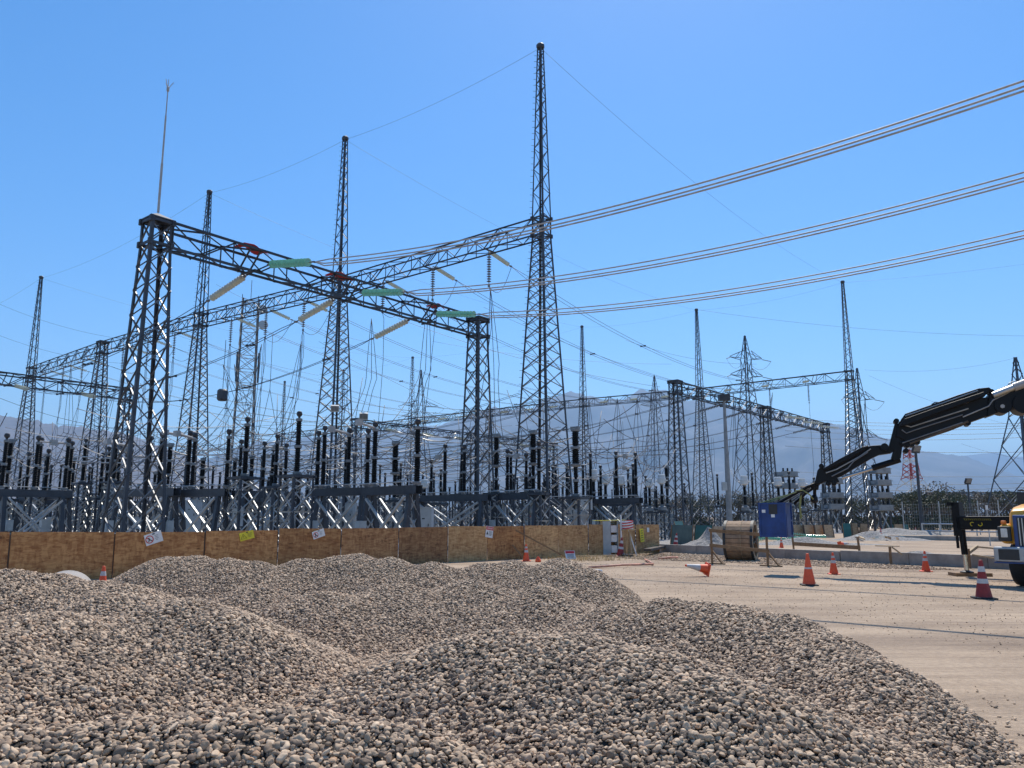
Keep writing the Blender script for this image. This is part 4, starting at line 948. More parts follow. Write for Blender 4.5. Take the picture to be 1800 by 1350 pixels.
# raking props behind / in front
def plank(name,label,p,q,w,h,m,cat_='plank',group=None):
    p=Vector(p); mb=MB(); mb.bar((0,0,0),Vector(q)-p,w,h); o=mb.build(name,m); o.location=p; return tag(o,label,cat_,group)
def onF(px,z,off=-.05): 
    q=fa+fd*on_fence(px)+nrm*off; return Vector((q.x,q.y,z))
plank('timber_prop','thin timber leaning on the fence boards, sloping down right',onF(903,1.1,-.12),onF(968,.03,-.9),.05,.05,'wood_brown')
plank('timber_prop','short stake leaning at the foot of the fence',onF(898,.55,-.1),onF(908,.02,-.45),.04,.04,'wood_brown')
plank('timber_plank','grey plank lying on the ground below the fence',onF(985,.05,-.5),onF(1050,.05,-1.3),.12,.04,'wood_pale')
# signs on the fence
def fsign(label,px,py,w,h,tilt,kind):
    t=on_fence(px); q=fa+fd*t-nrm*.035; z=zat(px,py,q.y); r=thing('fence_sign',label,'sign',(q.x,q.y,z),math.atan2(fd.y,fd.x)); r.rotation_euler=Euler((0,-tilt,math.atan2(fd.y,fd.x)))
    mb=MB(); mb.box((0,0,0),(w,.006,h)); mb.build('plate',{'no':'paint_white','warn':'sign_yellow','danger':'paint_white'}[kind],r)
    mb=MB(); mb.box((w*.05,-.006,h*.38),(w*.14,.004,h*.10)); mb.build('hang_slot','ink',r)
    if kind=='no':
        c=(-w*.24,-.006,0); ro=h*.36; mb=MB(); vs=[];fs=[]; n=24
        for k in range(n):
            a=2*math.pi*k/n
            for rr in (ro,ro*.78): vs.append((c[0]+rr*math.cos(a),c[1],c[2]+rr*math.sin(a)))
        fs=[(2*k,2*k+1,(2*k+3)%(2*n),(2*k+2)%(2*n)) for k in range(n)]; mb.add(vs,fs); mb.bar((c[0]-ro*.6,c[1]-.001,c[2]+ro*.6),(c[0]+ro*.6,c[1]-.001,c[2]-ro*.6),.004,ro*.2); mb.build('ring_mark','sign_red',r)
        mb=MB(); mb.box((c[0]-.01,c[1]-.004,.02),(.03,.003,.07)); mb.bar((c[0],c[1]-.004,0),(c[0]+.05,c[1]-.004,-.06),.003,.02); mb.bar((c[0],c[1]-.004,0),(c[0]-.04,c[1]-.004,-.06),.003,.02); mb.build('figure_mark','ink',r)
        mb=MB()
        for k,wd in enumerate((.2,.16,.22,.12)): mb.box((w*.18,-.006,h*.2-k*h*.13),(w*wd,.003,h*.03))
        mb.build('text_lines','ink',r)
    elif kind=='warn':
        c=-w*.24; s=h*.36; mb=MB(); P=[Vector((c-s,-.006,-s*.75)),Vector((c+s,-.006,-s*.75)),Vector((c,-.006,s*.85))]
        for a,b2 in zip(P,P[1:]+P[:1]): mb.bar(a,b2,.004,h*.06,up=(0,1,0))
        mb.bar((c,-.007,s*.35),(c-.01,-.007,-s*.3),.004,h*.06,up=(0,1,0)); mb.build('triangle_mark','ink',r)
        mb=MB()
        for k,wd in enumerate((.3,.26,.32,.2)): mb.box((w*.20,-.006,h*.22-k*h*.14),(w*wd,.003,h*.035))
        mb.build('text_lines','ink',r)
    else:
        mb=MB(); mb.box((0,-.006,h*.31),(w*.94,.004,h*.30)); mb.build('header','sign_red',r)
        mb=MB()
        for k in range(6): mb.box((-w*.30+k*w*.12,-.010,h*.31),(w*.05,.003,h*.15))
        mb.build('header_letters','paint_white',r)
        mb=MB(); mb.add([(-w*.40,-.006,-h*.25),(-w*.12,-.006,-h*.25),(-w*.26,-.006,h*.05)],[(0,1,2)])
        for k,wd in enumerate((.4,.34,.4,.28)): mb.box((w*.15,-.006,h*.02-k*h*.10),(w*wd,.003,h*.035))
        mb.build('text_lines','ink',r)
    return r
fsign('white sign with a red no-entry ring on the left fence boards',265,946,.46,.30,.32,'no')
fsign('yellow warning sign with black triangle tilted on the fence',430,941.5,.44,.24,.25,'warn')
fsign('white no-entry ring sign on the board under the central tower',557,938.5,.42,.24,.30,'no')
fsign('white sign with red header hanging on the right fence boards',859,935,.36,.42,-.14,'danger')
o=fsign('white sheet of paper pinned on the last fence board',1139,931.5,.16,.20,0,'danger')
for ch in list(o.children):
    if not ch.name.startswith('plate'): bpy.data.objects.remove(ch)
yb=thing('banner_sign','narrow yellow banner hanging near the fence end','sign',onF(1126,0,-.10),math.atan2(fd.y,fd.x)); D=yb.location.y
yb.location.z=zat(1126,941,D); mb=MB(); mb.box((0,0,0),(.26,.01,.58)); mb.build('plate','sign_yellow',yb); yb.rotation_euler.y=-.12
mb=MB(); 
for k in range(5): mb.box((0,-.008,.2-k*.1),(.13,.003,.03))
mb.build('text_lines','ink',yb)
# small danger sign lying at the fence foot
sg=thing('ground_sign','small white sign with red header propped on the ground by the fence',"sign",gx(1004,30.5),.3); sg.location.z=.02; sg.rotation_euler.x=-.5
mb=MB(); mb.box((0,0,.18),(.4,.01,.36)); mb.build('plate','paint_white',sg); mb=MB(); mb.box((0,-.008,.29),(.36,.006,.10)); mb.build('header','sign_red',sg)
mb=MB()
for k in range(3): mb.box((0,-.008,.19-k*.05),(.28,.003,.02))
mb.build('text_lines','ink',sg)
# ---------------------------------------------------------------- traffic cones
def cone(label,p,h=.72,m='cone_orange',style=1,rot=None,basem=None,sc=1):
    r=thing('traffic_cone',label,'traffic cone',p); k=h
    mb=MB(); e=.20*h/.72; mb.lathe([(e*1.28,0),(e*1.30,.035*k),(e*1.15,.045*k),(e*1.0,.05*k)],n=4,rot=Matrix.Rotation(.6,3,'Z')); mb.build('base',basem or m,r)
    b0=.145*h/.72; b1=.03*h/.72; f=lambda z: b0+(b1-b0)*z/h
    mb=MB(); mb.lathe([(f(0),.045*k),(f(.5*h),.5*h),(f(h),h),(b1*.75,h+.005)],n=24); mb.build('body',m,r,smooth=False)
    for z0,z1 in ({1:((.52,.66),(.76,.86)),2:((.40,.52),(.70,.84)),3:((.52,.57),),4:((.38,.95),)}[style]):
        mb=MB(); mb.lathe([(f(z0*h)+.003,z0*h),(f(z1*h)+.003,z1*h)],n=24); mb.build('reflective_band','reflective',r)
    if rot is not None: r.rotation_euler=rot
    return r
cone('near dark red cone with two white bands on a black base, by the truck',gx(1730,1.6*F/(1046-909)),.75,'cone_dark',2,basem='rubber')
cone('red cone with black base and torn narrow band, left of the two orange cones',gx(1422.5,1.6*F/(1024-909)),.74,'cone_orange',3,basem='rubber')
cone('bright orange cone standing before the concrete curb, left one',gx(1466,1.6*F/(1005.5-909)),.60,'cone_orange',1)
cone('bright orange cone standing before the concrete curb, right one',gx(1628,1.6*F/(1001-909)),.60,'cone_orange',1)
cone('orange cone beyond the curb under the blue box',gx(1374,42),.55,'cone_orange',1)
cone('tiny orange cone beside the far rubble heap',gx(1549,62),.75,'cone_orange',1)
cone('tiny orange cone at the far curb',gx(1610,80),.6,'cone_orange',1)
cone('dark red cone leaning on the teal panel',gx(1187,43),.75,'cone_dark',2,rot=(.05,.12,0))
cone('dark red cone with white top leaning beside the hand-wash stand',gx(1090,33),.78,'cone_dark',2,rot=(.05,.12,0))
cone('red and white cone behind the gravel at the fence foot',gx(925,29.5),.62,'cone_orange',1)
cone('cone with white collar poking up behind the gravel at left',gx(178,16.3),.62,'cone_orange',2)
c=cone('fallen cone lying on the dirt, white tip pointing left',gx(1243,1.6*F/(1009-909)),.66,'cone_orange',4,rot=(0,math.radians(-80),math.radians(12)))
c.location.z=.19; c.location.x+=.02
c=cone('toppled red and white cone near the timber rail',gx(1476,43),.6,'cone_orange',4,rot=(0,math.radians(85),.3)); c.location.z=.16
bk=thing('orange_marker','small orange cap lying near the fence foot','cap',gx(946,29)); mb=MB(); mb.lathe([(.10,0),(.11,.06),(.06,.14),(.03,.2)],n=12); mb.build('shell','cone_orange',bk)
# ---------------------------------------------------------------- concrete curb and slabs
def wall(name,label,P,Q,h,w,m='concrete',cat_='curb'):
    P=Vector(P); Q=Vector(Q); d=Q-P; r=thing(name,label,cat_,P,math.atan2(d.y,d.x)); L=d.length
    n=max(1,round(L/2.4))
    for i in range(n):
        mb=MB(); mb.box((L*(i+.5)/n,0,h/2+R.uniform(-.006,.006)),(L/n-.015,w,h)); mb.build('section',m,r)
    return r
c0=gx(1162,37.2); c1=gx(1480,29.2); c2=gx(1900,23.6)
w1=wall('concrete_curb','low concrete curb wall crossing behind the cable reel',c0,c1,.37,.22); w2_=wall('concrete_curb','low concrete curb wall behind the orange cones on the right',c1+(c2-c1)*.002,c2,.40,.22)
sheet('slab',[tuple(gx(1162,37.6)[:2]),tuple((c1+Vector((.15,.2,0)))[:2]),tuple((c2+Vector((.2,.25,0)))[:2]),tuple(gx(1900,50)[:2]),tuple(gx(1480,56)[:2]),tuple(gx(1290,58)[:2])],.012,'dirt')
wall('concrete_curb','far low concrete curb behind the outrigger beam',gx(1560,58),gx(1900,50),.30,.25)
# timber braces on the curb
for i,(px,D) in enumerate(((1568,27.3),(1706,25.6))):
    lb=['timber stake and flat top bracing the curb between the orange cones','timber stake with pale battens bracing the curb by the outrigger'][i]
    r=thing('timber_brace',lb,'timber brace',gx(px,D),-.6); mb=MB(); mb.box((0,-.16,.30),(.08,.06,.62)); mb.build('stake','wood_brown',r)
    mb=MB()
    if i==0: mb.box((-.1,0,.63),(.75,.16,.03)); mb.bar((.05,-.1,.6),(.35,-.05,.35),.05,.05)
    else: mb.bar((-.05,-.1,.45),(.22,.3,.68),.10,.08); mb.bar((.22,.25,.66),(1.9,.6,.50),.06,.05); mb.bar((.1,-.1,.42),(.75,-.5,.34),.05,.05)
    mb.build('batten','wood_pale',r)
# timber rail beyond the curb
r=thing('timber_rail','brown timber rail on posts beyond the curb','rail',gx(1396,36)); e=gx(1512,33)-gx(1396,36)
for t,h in ((0,.95),(1,.8)): mb=MB(); q=e*t; mb.bar((q.x,q.y,0),(q.x-.05,q.y,h),.09,.06); mb.build('post','wood_brown',r)
mb=MB(); mb.bar((0,-.05,.42),(e.x,e.y-.05,.36),.05,.16); mb.build('rail','wood_brown',r)
# ---------------------------------------------------------------- teal and tan panels
def panel(label,pxl,pxr,D0,D1,h,m,lean=.12,name='site_panel'):
    a=gx(pxl,D0); b2=gx(pxr,D1); d=b2-a; L=d.length; r=thing(name,label,'panel',a,math.atan2(d.y,d.x)); r.rotation_euler.x=-lean
    mb=MB(); mb.box((L/2,0,h/2),(L,.02,h)); mb.build('board',m,r); mb=MB(); mb.box((0.02,-.03,h/2),(.05,.04,h)); mb.box((L-.02,-.03,h/2),(.05,.04,h)); mb.build('batten','wood_brown' if 'teal' in m else 'form_dark',r); return r
panel('greyish green panel, leftmost behind the dark leaning cone',1179,1218,47.5,46,1.15,'teal_grey'); panel('teal panel between the greyish panel and the reel',1220,1252,48,46,1.13,'teal_panel')
panel('tan board behind the cable reel',1254,1284,48,50,1.05,'osb_far')
panel('dark green slanted sheet above the greyish panel',1196,1212,50,52,1.4,'teal_panel',.3)
for i,(a,b2) in enumerate(((1396,1415),(1415,1434),(1434,1450),(1450,1467))): panel('tan board right of the blue box, %s of four'%od(i,4),a,b2-.5,63,63.5,1.0,'osb_far')
panel('teal board with slanted edge left of two tan boards',1483,1499,60,60,1.15,'teal_panel'); panel('tan board touching the teal board',1499,1511,60,60,1.15,'osb_far'); panel('tan board at the right of the teal one',1511,1525,60,59,1.12,'osb_far')
panel('small far teal board',1559,1573,82,82,.85,'teal_panel'); panel('small far tan board',1573,1589,82,82,.88,'osb_far'); panel('small far teal board, the rightmost',1589,1599,82,82,.85,'teal_panel')
# guard rail
g=thing('guard_rail','pale pipe guard rail in the distance left of the truck','guard rail',gx(1622,74)); e=gx(1790,66)-gx(1622,74)
for z in (1.0,.35): mb=MB(); mb.tube([(0,0,z),(e.x,e.y,z)],.07,6); mb.build('rail','alu',g)
for k in range(6): mb=MB(); q=e*(k/5); mb.tube([(q.x,q.y,0),(q.x,q.y,1.05)],.06,6); mb.build('post','alu',g)
for i,(px,yt) in enumerate(((1693,888),(1741,888))):
    r=thing('marker_post','slim white-tipped marker post, %s of two'%('left','right')[i],'post',gx(px,45)); z=zat(px,yt,45); mb=MB(); mb.tube([(0,0,0),(0,0,z-.25)],.03,6); mb.build('pole','steel_light',r); mb=MB(); mb.tube([(0,0,z-.25),(0,0,z)],.06,8); mb.build('white_tip','paint_white',r)
# wire mesh fence in front of the trees
wf=thing('mesh_fence','see-through wire fence before the far trees','fence',gx(1590,78)); e=gx(1760,72)-gx(1590,78)
mb=MB()
for k in range(9): z=.25+k*.32; mb.bar((0,0,z),(e.x,e.y,z),.012)
for k in range(40): q=e*(k/39); mb.bar((q.x,q.y,.1),(q.x,q.y,2.9),.010)
mb.build('wire_mesh','steel_light',wf)
for k in range(6): mb=MB(); q=e*(k/5); mb.tube([(q.x,q.y,0),(q.x,q.y,3.1)],.05,6); mb.build('post','steel_light',wf)
# ---------------------------------------------------------------- utility cabinet and hand-wash stand
D=34.5; r=thing('open_cabinet','dented grey metal cabinet with open side under a yellow sheet','cabinet',gx(1072,D),.12)
hz2=zat(1072,916,D); mb=MB(); mb.box((-.17,0,hz2/2),(.34,.5,hz2)); mb.build('side_panel','cabinet_grey',r); 
mb=MB(); mb.box((.16,.24,hz2/2),(.32,.02,hz2)); mb.box((.31,0,hz2/2),(.02,.5,hz2)); mb.box((.16,0,.01),(.30,.5,.02)); mb.build('frame','cabinet_grey',r)
mb=MB(); 
for z in (.1,.55,.95): mb.box((.16,.02,z+.15),(.26,.40,.3))
mb.build('white_crate','paint_white',r)
mb=MB(); mb.box((-.02,0,hz2+.03),(1.35,.55,.02),Matrix.Rotation(-.02,3,'Y')); mb.build('yellow_sheet','sign_yellow',r)
D=33.5; r=thing('wash_stand','timber trestle stand holding a drum wrapped in red and white tape','stand',gx(1104,D),.2)
zt=zat(1104,916,D); z0=zat(1104,931,D)
for i,(x,y) in enumerate(((-.28,0),(.12,-.12),(.02,.25))):
    mb=MB(); mb.bar((x*1.0,y,0),((x*.6 if i else x),y*.3,(z0 if i else zt+.25)),.07,.05); mb.build('leg','wood_pale' if i else 'paint_white',r)
mb=MB(); mb.bar((.35,-.1,0),(.05,0,z0),.07,.05); mb.build('leg','paint_white',r)
mb=MB(); mb.box((.02,0,z0),(.6,.4,.04)); mb.build('shelf','wood_pale',r)
mb=MB(); mb.lathe([(.24,z0+.03),(.25,z0+.2),(.25,zt-.06),(.23,zt)],n=20); mb.build('drum','paint_white',r)
for k in range(3):
    mb=MB(); z=z0+.07+k*.11; vs=[];fs=[]
    for j in range(21):
        a=j/20*2*math.pi; zz=z+.05*math.sin(a+1); vs+=[(.254*math.cos(a),.254*math.sin(a),zz),(.254*math.cos(a),.254*math.sin(a),zz+.05)]
    fs=[(2*j,2*j+2,2*j+3,2*j+1) for j in range(20)]; mb.add(vs,fs); mb.build('red_tape','sign_red',r)
r=tag(MB().lathe([(.18,0),(.26,.10),(.27,.12),(.25,.11)],n=16).build('wash_basin','chrome'),'shiny metal basin on the ground under the wash stand','basin'); r.location=gx(1102,33)+Vector((0,-.3,0))
for i,(a,b2,m) in enumerate(((gx(1005,24.5),gx(1058,23.5),'paint_white'),(gx(1035,25.2),gx(1148,27),'pvc_orange'),(gx(1148,27),gx(1134,29.8),'pvc_orange'),(gx(1158,30.5),gx(1192,31.3),'pvc_orange'))):
    mb=MB(); mb.tube([Vector((0,0,0)),(b2-a)*.5+Vector((0,0,.02)),(b2-a)],.035,8); o=mb.build('plastic_pipe',m,smooth=True); o.location=a+Vector((0,0,.05)); tag(o,['broken white pipe lying beside the gravel heap','long salmon pipe lying on the dirt','short salmon pipe turning towards the fence','salmon pipe lying near the fence end'][i],'pipe')
mb=MB(); mb.bar((0,0,0),(gx(1165,37)-gx(1138,33.5)),.3,.10); o=mb.build('dark_plank','form_dark'); o.location=gx(1138,33.5)+Vector((0,0,.25)); tag(o,'dark plank sloping down at the end of the fence','plank'); o.rotation_euler.x=0
# ---------------------------------------------------------------- cable reel and barricade
D=30.2; ax=Vector((.90,-.435,0)); Rr=.735; wd=.98
rl=thing('cable_reel','big wooden cable reel standing on the dirt behind a timber barrier','cable reel',gx(1304,D),math.atan2(ax.y,ax.x))
ry=Matrix.Rotation(math.pi/2,3,'Y')
mb=MB(); n=28
for k in range(n):
    a=2*math.pi*k/n; c=Vector((0,math.cos(a)*Rr*.955,Rr+math.sin(a)*Rr*.955)); mb.box(c,(wd-.08,.13*1.1,.035+R.uniform(0,.008)),Matrix.Rotation(a+math.pi/2,3,'X'))
mb.build('lagging','wood_reel',rl)
for sx in (-1,1):
    mb=MB(); x=sx*wd/2; vs=[];fs=[]; n=40
    prof=[(Rr,-.045),(Rr,.045),(Rr*.80,.045),(Rr*.80,-.045)]
    for k in range(n):
        a=2*math.pi*k/n
        for rr,dx in prof: vs.append((x+dx,rr*math.cos(a),Rr+rr*math.sin(a)))
    for k in range(n):
        for j in range(4): fs.append((k*4+j,k*4+(j+1)%4,((k+1)%n)*4+(j+1)%4,((k+1)%n)*4+j))
    mb.add(vs,fs); mb.build('flange_rim','wood_pale',rl)
    mb=MB(); mb.lathe([(Rr*.79,-.02),(Rr*.79,.02)],(x-sx*.02,0,Rr),36,ry); mb.build('flange_disc','form_dark',rl)
    mb=MB(); 
    for k in range(6): a=k*math.pi/3+.2; mb.bar((x+sx*.02,0,Rr),(x+sx*.02,math.cos(a)*Rr*.8,Rr+math.sin(a)*Rr*.8),.03,.10,up=(1,0,0))
    mb.build('spoke','wood_brown',rl)
    mb=MB(); mb.lathe([(.13,-.05),(.13,.05)],(x+sx*.03,0,Rr),16,ry); mb.build('hub','form_dark',rl)
    mb=MB(); vs=[];fs=[]
    for k in range(n):
        a=2*math.pi*k/n
        for rr,dx in ((Rr+.012,-.05),(Rr+.012,.05)): vs.append((x+dx,rr*math.cos(a),Rr+rr*math.sin(a)))
    fs=[(2*k,2*k+1,(2*k+3)%(2*n),(2*k+2)%(2*n)) for k in range(n)]; mb.add(vs,fs); mb.build('iron_tyre','ink',rl,fix=False)
mb=MB(); pts=[]
for k in range(33): a=2*math.pi*k/32; pts.append((.10,math.cos(a)*Rr*1.0,Rr+math.sin(a)*Rr*1.0))
mb.tube(pts,.012,5); mb.build('strap','wood_pale',rl)
ba=gx(1252,27.8); bb_=gx(1350,26.5); e=bb_-ba; r=thing('timber_barrier','rough timber barrier of two rails in front of the cable reel','barrier',ba)
for t in (0,1):
    q=e*t; h=zat(1252,930,ba.y)-.05 if t==0 else zat(1350,936,bb_.y)
    mb=MB(); mb.bar((q.x,q.y,0),(q.x,q.y,h),.08,.06); mb.build('post','wood_brown',r)
    mb=MB(); mb.bar((q.x+.28,q.y-.3,.02),(q.x+.02,q.y,.45),.05,.05); mb.bar((q.x-.2,q.y+.2,.02),(q.x+.35,q.y-.35,.02),.06,.05); mb.build('foot','wood_brown',r)
for ya,yb_ in ((932,941),(958,969)):
    mb=MB(); za=zat(1252,ya,ba.y); zb_=zat(1345,yb_,bb_.y); mb.bar((-.08,-.06,za),(e.x+.05,e.y-.06,zb_),.03,.11); mb.build('rail','wood_brown',r)
# ---------------------------------------------------------------- crane, truck, hanging blue box
Pt=aty(1437,858,22.8); Pe=aty(1835,668,20.6); cd=(Pe-Pt); cd.z=0; cd.normalize(); cn=Vector((-cd.y,cd.x,0))
def cpl(px,py,off=0):     # point of the boom's vertical plane seen at a pixel
    o=Vector((0,0,EYE)); rr=ray(px,py); t=(Pt-o).dot(cn)/rr.dot(cn); return o+rr*t+cn*off
crane=thing('truck_crane','black folding loader crane reaching in from the right with its boom bent at the elbow','crane',(0,0,0))
o0=cpl(1835,700); o0.z=0; crane.location=o0
def cpoly(name,pts,th,m,off=0):
    mb=MB(); mb.prism([cpl(x,y,off)-o0 for x,y in pts],cn*th); o=mb.build(name,m,crane)
    bv=o.modifiers.new('b','BEVEL'); bv.width=.02; bv.segments=2; bv.limit_method='ANGLE'; return o
cpoly('main_boom',[(1750,727),(1741,700),(1700,701),(1660,713),(1600,733),(1580,742),(1574,768),(1600,781),(1619,774),(1670,757),(1702,744),(1732,733)],.40,'crane_black')
cpoly('boom_root',[(1890,640),(1800,669),(1762,682),(1735,695),(1733,734),(1752,727),(1783,716),(1796,714),(1812,732),(1900,738)],.52,'crane_black')
cpoly('extension_stack',[(1582,740),(1590,729),(1636,713),(1680,697),(1717,685),(1736,683),(1740,686),(1730,697),(1700,706),(1640,726),(1590,744)],.26,'crane_black',-.12)
cpoly('extension_tube',[(1578,752),(1588,739),(1650,717),(1726,692),(1728,700),(1652,727),(1592,750)],.12,'crane_black',-.34)
cpoly('elbow_link',[(1574,740),(1580,748),(1600,770),(1612,776),(1600,784),(1586,782),(1583,806),(1572,812),(1566,806),(1570,792),(1562,785),(1566,770)],.30,'crane_black')
cpoly('second_boom',[(1530,784),(1546,783),(1566,785),(1574,790),(1566,797),(1545,800),(1532,806),(1505,822),(1478,838),(1462,843),(1447,836),(1446,825),(1470,812),(1500,796)],.30,'crane_black')
cpoly('second_stack',[(1450,829),(1448,824),(1475,808),(1515,787),(1527,784),(1520,792),(1480,815)],.20,'crane_black',-.2)
cpoly('boom_head',[(1437,827),(1442,822),(1450,824),(1470,838),(1476,847),(1468,850),(1452,846),(1440,852),(1431,851),(1434,842)],.36,'crane_black')
def ccyl(name,a,b_,r0,m,off=0,n=12):
    mb=MB(); mb.tube([cpl(*a,off)-o0,cpl(*b_,off)-o0],r0,n); return mb.build(name,m,crane)
ccyl('main_cylinder',(1742,698),(1778,684),.085,'alu',-.30,14); ccyl('piston_rod',(1778,684),(1800,676),.11,'alu_dull',-.30,14)
ccyl('main_cylinder',(1790,679),(1880,650),.10,'alu',-.30,14)
ccyl('cylinder_barrel',(1533,823),(1582,808),.085,'crane_black',-.05); ccyl('piston_rod',(1480,840),(1533,824),.045,'chrome',-.05)
ccyl('boom_edge_light',(1598,781),(1700,742),.03,'form_dark',-.2)  # added brown tube paints the light along the boom's lower edge
for px,py,rad in ((1760,716,.20),(1796,712,.26),(1554,787,.10)):
    c=cpl(px,py)-o0; mb=MB(); vs=[]; n=24
    for s in (-1,1):
        for k in range(n): a=2*math.pi*k/n; vs.append(c+cd*math.cos(a)*rad+Vector((0,0,math.sin(a)*rad))+cn*s*.31)
    mb.add(vs,[tuple(range(n)),tuple(range(2*n-1,n-1,-1))]+[(k,(k+1)%n,(k+1)%n+n,k+n) for k in range(n)]); mb.build('pivot_pin','crane_black',crane)
c=cpl(1758,717,-.33)-o0; mb=MB(); mb.add([c+cd*math.cos(k*1.047+.3)*.055+Vector((0,0,math.sin(k*1.047+.3)*.055)) for k in range(6)]+[c-cn*.03+cd*math.cos(k*1.047+.3)*.055+Vector((0,0,math.sin(k*1.047+.3)*.055)) for k in range(6)],[tuple(range(6)),tuple(range(11,5,-1))]+[(k,(k+1)%6,(k+1)%6+6,k+6) for k in range(6)]); mb.build('pivot_bolt','alu_dull',crane)
# hoses and pipes along the booms
for i,pl in enumerate((((1592,742),(1640,725),(1700,704),(1722,697)),((1586,748),(1600,752),(1625,744),(1700,720)),((1584,757),(1592,763),(1605,758),(1690,731)),((1590,733),(1640,716),(1716,689)),((1636,713),(1642,709),(1655,710)),((1452,832),(1470,826),(1510,804),(1530,790)),((1462,838),(1490,824),(1500,812),(1525,796)),((1690,735),(1735,716),(1742,706),(1790,682)),((1585,780),(1620,768),(1690,744)),((1768,684),(1771,676),(1782,672),(1790,676)),((1600,740),(1612,737),(1700,709)))):
    mb=MB(); mb.tube([cpl(x,y,-.22-.015*(i%4))-o0 for x,y in pl],.018,6); mb.build('hydraulic_pipe','steel_light' if i%2 else 'grey_cap',crane)
for k in range(6):   # white decal strokes on the root boom
    a=cpl(1780+k*3.6,681-k*1.2,-.265)-o0; b_=cpl(1782.5+k*3.6,688-k*1.2,-.265)-o0; mb=MB(); mb.bar(a,b_,.012,.035,up=cn); mb.build('decal_stroke','reflective',crane)
# small ends and hinge bosses
for k,(px,py) in enumerate(((1586,781),(1594,783),(1602,782),(1612,778),(1592,793),(1575,741),(1444,820),(1456,850),(1466,850),(1700,745),(1741,690))):
    c=cpl(px,py)-o0; mb=MB(); rot=Matrix.Rotation(math.pi/2,3,'X')
    mb.lathe([(.05,-.2),(.07,-.19),(.07,.19),(.05,.2)],c,10,Matrix.Rotation(math.atan2(cn.y,cn.x)-math.pi/2,3,'Z')@rot.inverted()); mb.build('hinge_boss','crane_black',crane)
# tool arm, hook and hoses at the head
for i,(pl,rr,m) in enumerate((([(1440,848),(1420,856),(1398,868),(1372,882),(1360,890)],.045,'crane_black'),([(1440,850),(1415,868),(1395,886)],.04,'crane_black'),([(1436,848),(1432,862),(1432,872)],.05,'crane_black'),([(1398,863),(1412,862),(1424,870),(1430,878)],.018,'sling_yellow'))):
    mb=MB(); mb.tube([cpl(x,y,(-.1,.1,0,-.15)[i])-o0 for x,y in pl],rr,8); mb.build(('head_arm','head_arm','hook_link','yellow_hose')[i],m,crane,smooth=True)
c=cpl(1431,877)-o0; mb=MB(); mb.lathe([(.03,.12),(.10,.06),(.11,-.05),(.05,-.12)],c,12); mb.build('hook_block','crane_black',crane)
mb=MB(); k0=cpl(1398,862)-o0; k1=cpl(1431,872)-o0; mb.lathe([(.10,-.1),(.12,0),(.10,.1)],cpl(1432,855)-o0,10); mb.build('rotator','crane_black',crane)
# crane column behind the cab
mb=MB(); mb.box((1.1,0,2.0),(.8,.8,4.0)); mb.build('column','crane_black',crane)
# blue box
Db=Pt.y+.2; bc=gx(1369,Db); zb0=zat(1369,944,Db); zb1=zat(1369,886,Db)
bx=thing('steel_box','blue steel box hanging from the crane slings above the dirt','container',(bc.x,bc.y,zb0),-.62); hb=zb1-zb0
mb=MB(); mb.box((0,0,hb/2),(.72,.60,hb)); o=mb.build('body','box_blue',bx); bv=o.modifiers.new('b','BEVEL'); bv.width=.012; bv.segments=2
mb=MB(); mb.box((0,0,hb+.012),(.78,.66,.045)); mb.build('lid','box_blue',bx)
mb=MB(); 
for x in (-.36,.36):
    for y in (-.30,.30): mb.box((x,y,hb/2-.01),(.05,.05,hb))
mb.box((0,-.31,.04),(.72,.04,.06)); mb.box((.37,0,.04),(.04,.6,.06)); mb.box((.37,0,hb*.5),(.03,.6,.05)); mb.build('frame','box_blue',bx)
for x,z in ((-.24,hb*.78),(.02,hb*.78),(.02,hb*.64)): mb=MB(); mb.box((x,-.306,z),(.10,.008,.085)); mb.build('white_label','paint_white',bx)
mb=MB(); mb.box((.03,-.308,hb*.85),(.24,.006,.30)); mb.build('dark_patch','ink',bx)
mb=MB(); mb.box((.385,-.1,.35),(.02,.35,.6)); mb.build('side_door','box_blue',bx)
sl_=thing('lifting_slings','four slings from the crane hook down to the blue box','sling',cpl(1424,858))
for x,y in ((-.34,-.28),(.34,-.28),(-.34,.28),(.34,.28)):
    q=Vector((bc.x,bc.y,zb1+.03))+Matrix.Rotation(-.62,3,'Z')@Vector((x,y,0))-sl_.location; mb=MB(); mb.tube([(0,0,0),q],.016,6); mb.build('sling','sling_yellow' if x<0 else 'hose',sl_)
mb=MB(); mb.tube([cpl(1408,866)-sl_.location,cpl(1406,890)-sl_.location,cpl(1408,912)-sl_.location,cpl(1409,905)-sl_.location],.03,8); mb.build('hanging_strap','sling_yellow',sl_)
# truck --------------------------------------------------------------
TY=math.radians(-50); Dt=18.6; tx=gx(1757,Dt).x; trk=thing('crane_truck','yellow bonnet truck with blue grille, only its front corner in view','truck',(tx+1.25*math.cos(TY),Dt+1.25*math.sin(TY),0),TY)
def tb(name,c,d,m,bev=.03,seg=3):
    mb=MB(); mb.box(c,d); o=mb.build(name,m,trk)
    if bev: bv=o.modifiers.new('b','BEVEL'); bv.width=bev; bv.segments=seg
    return o
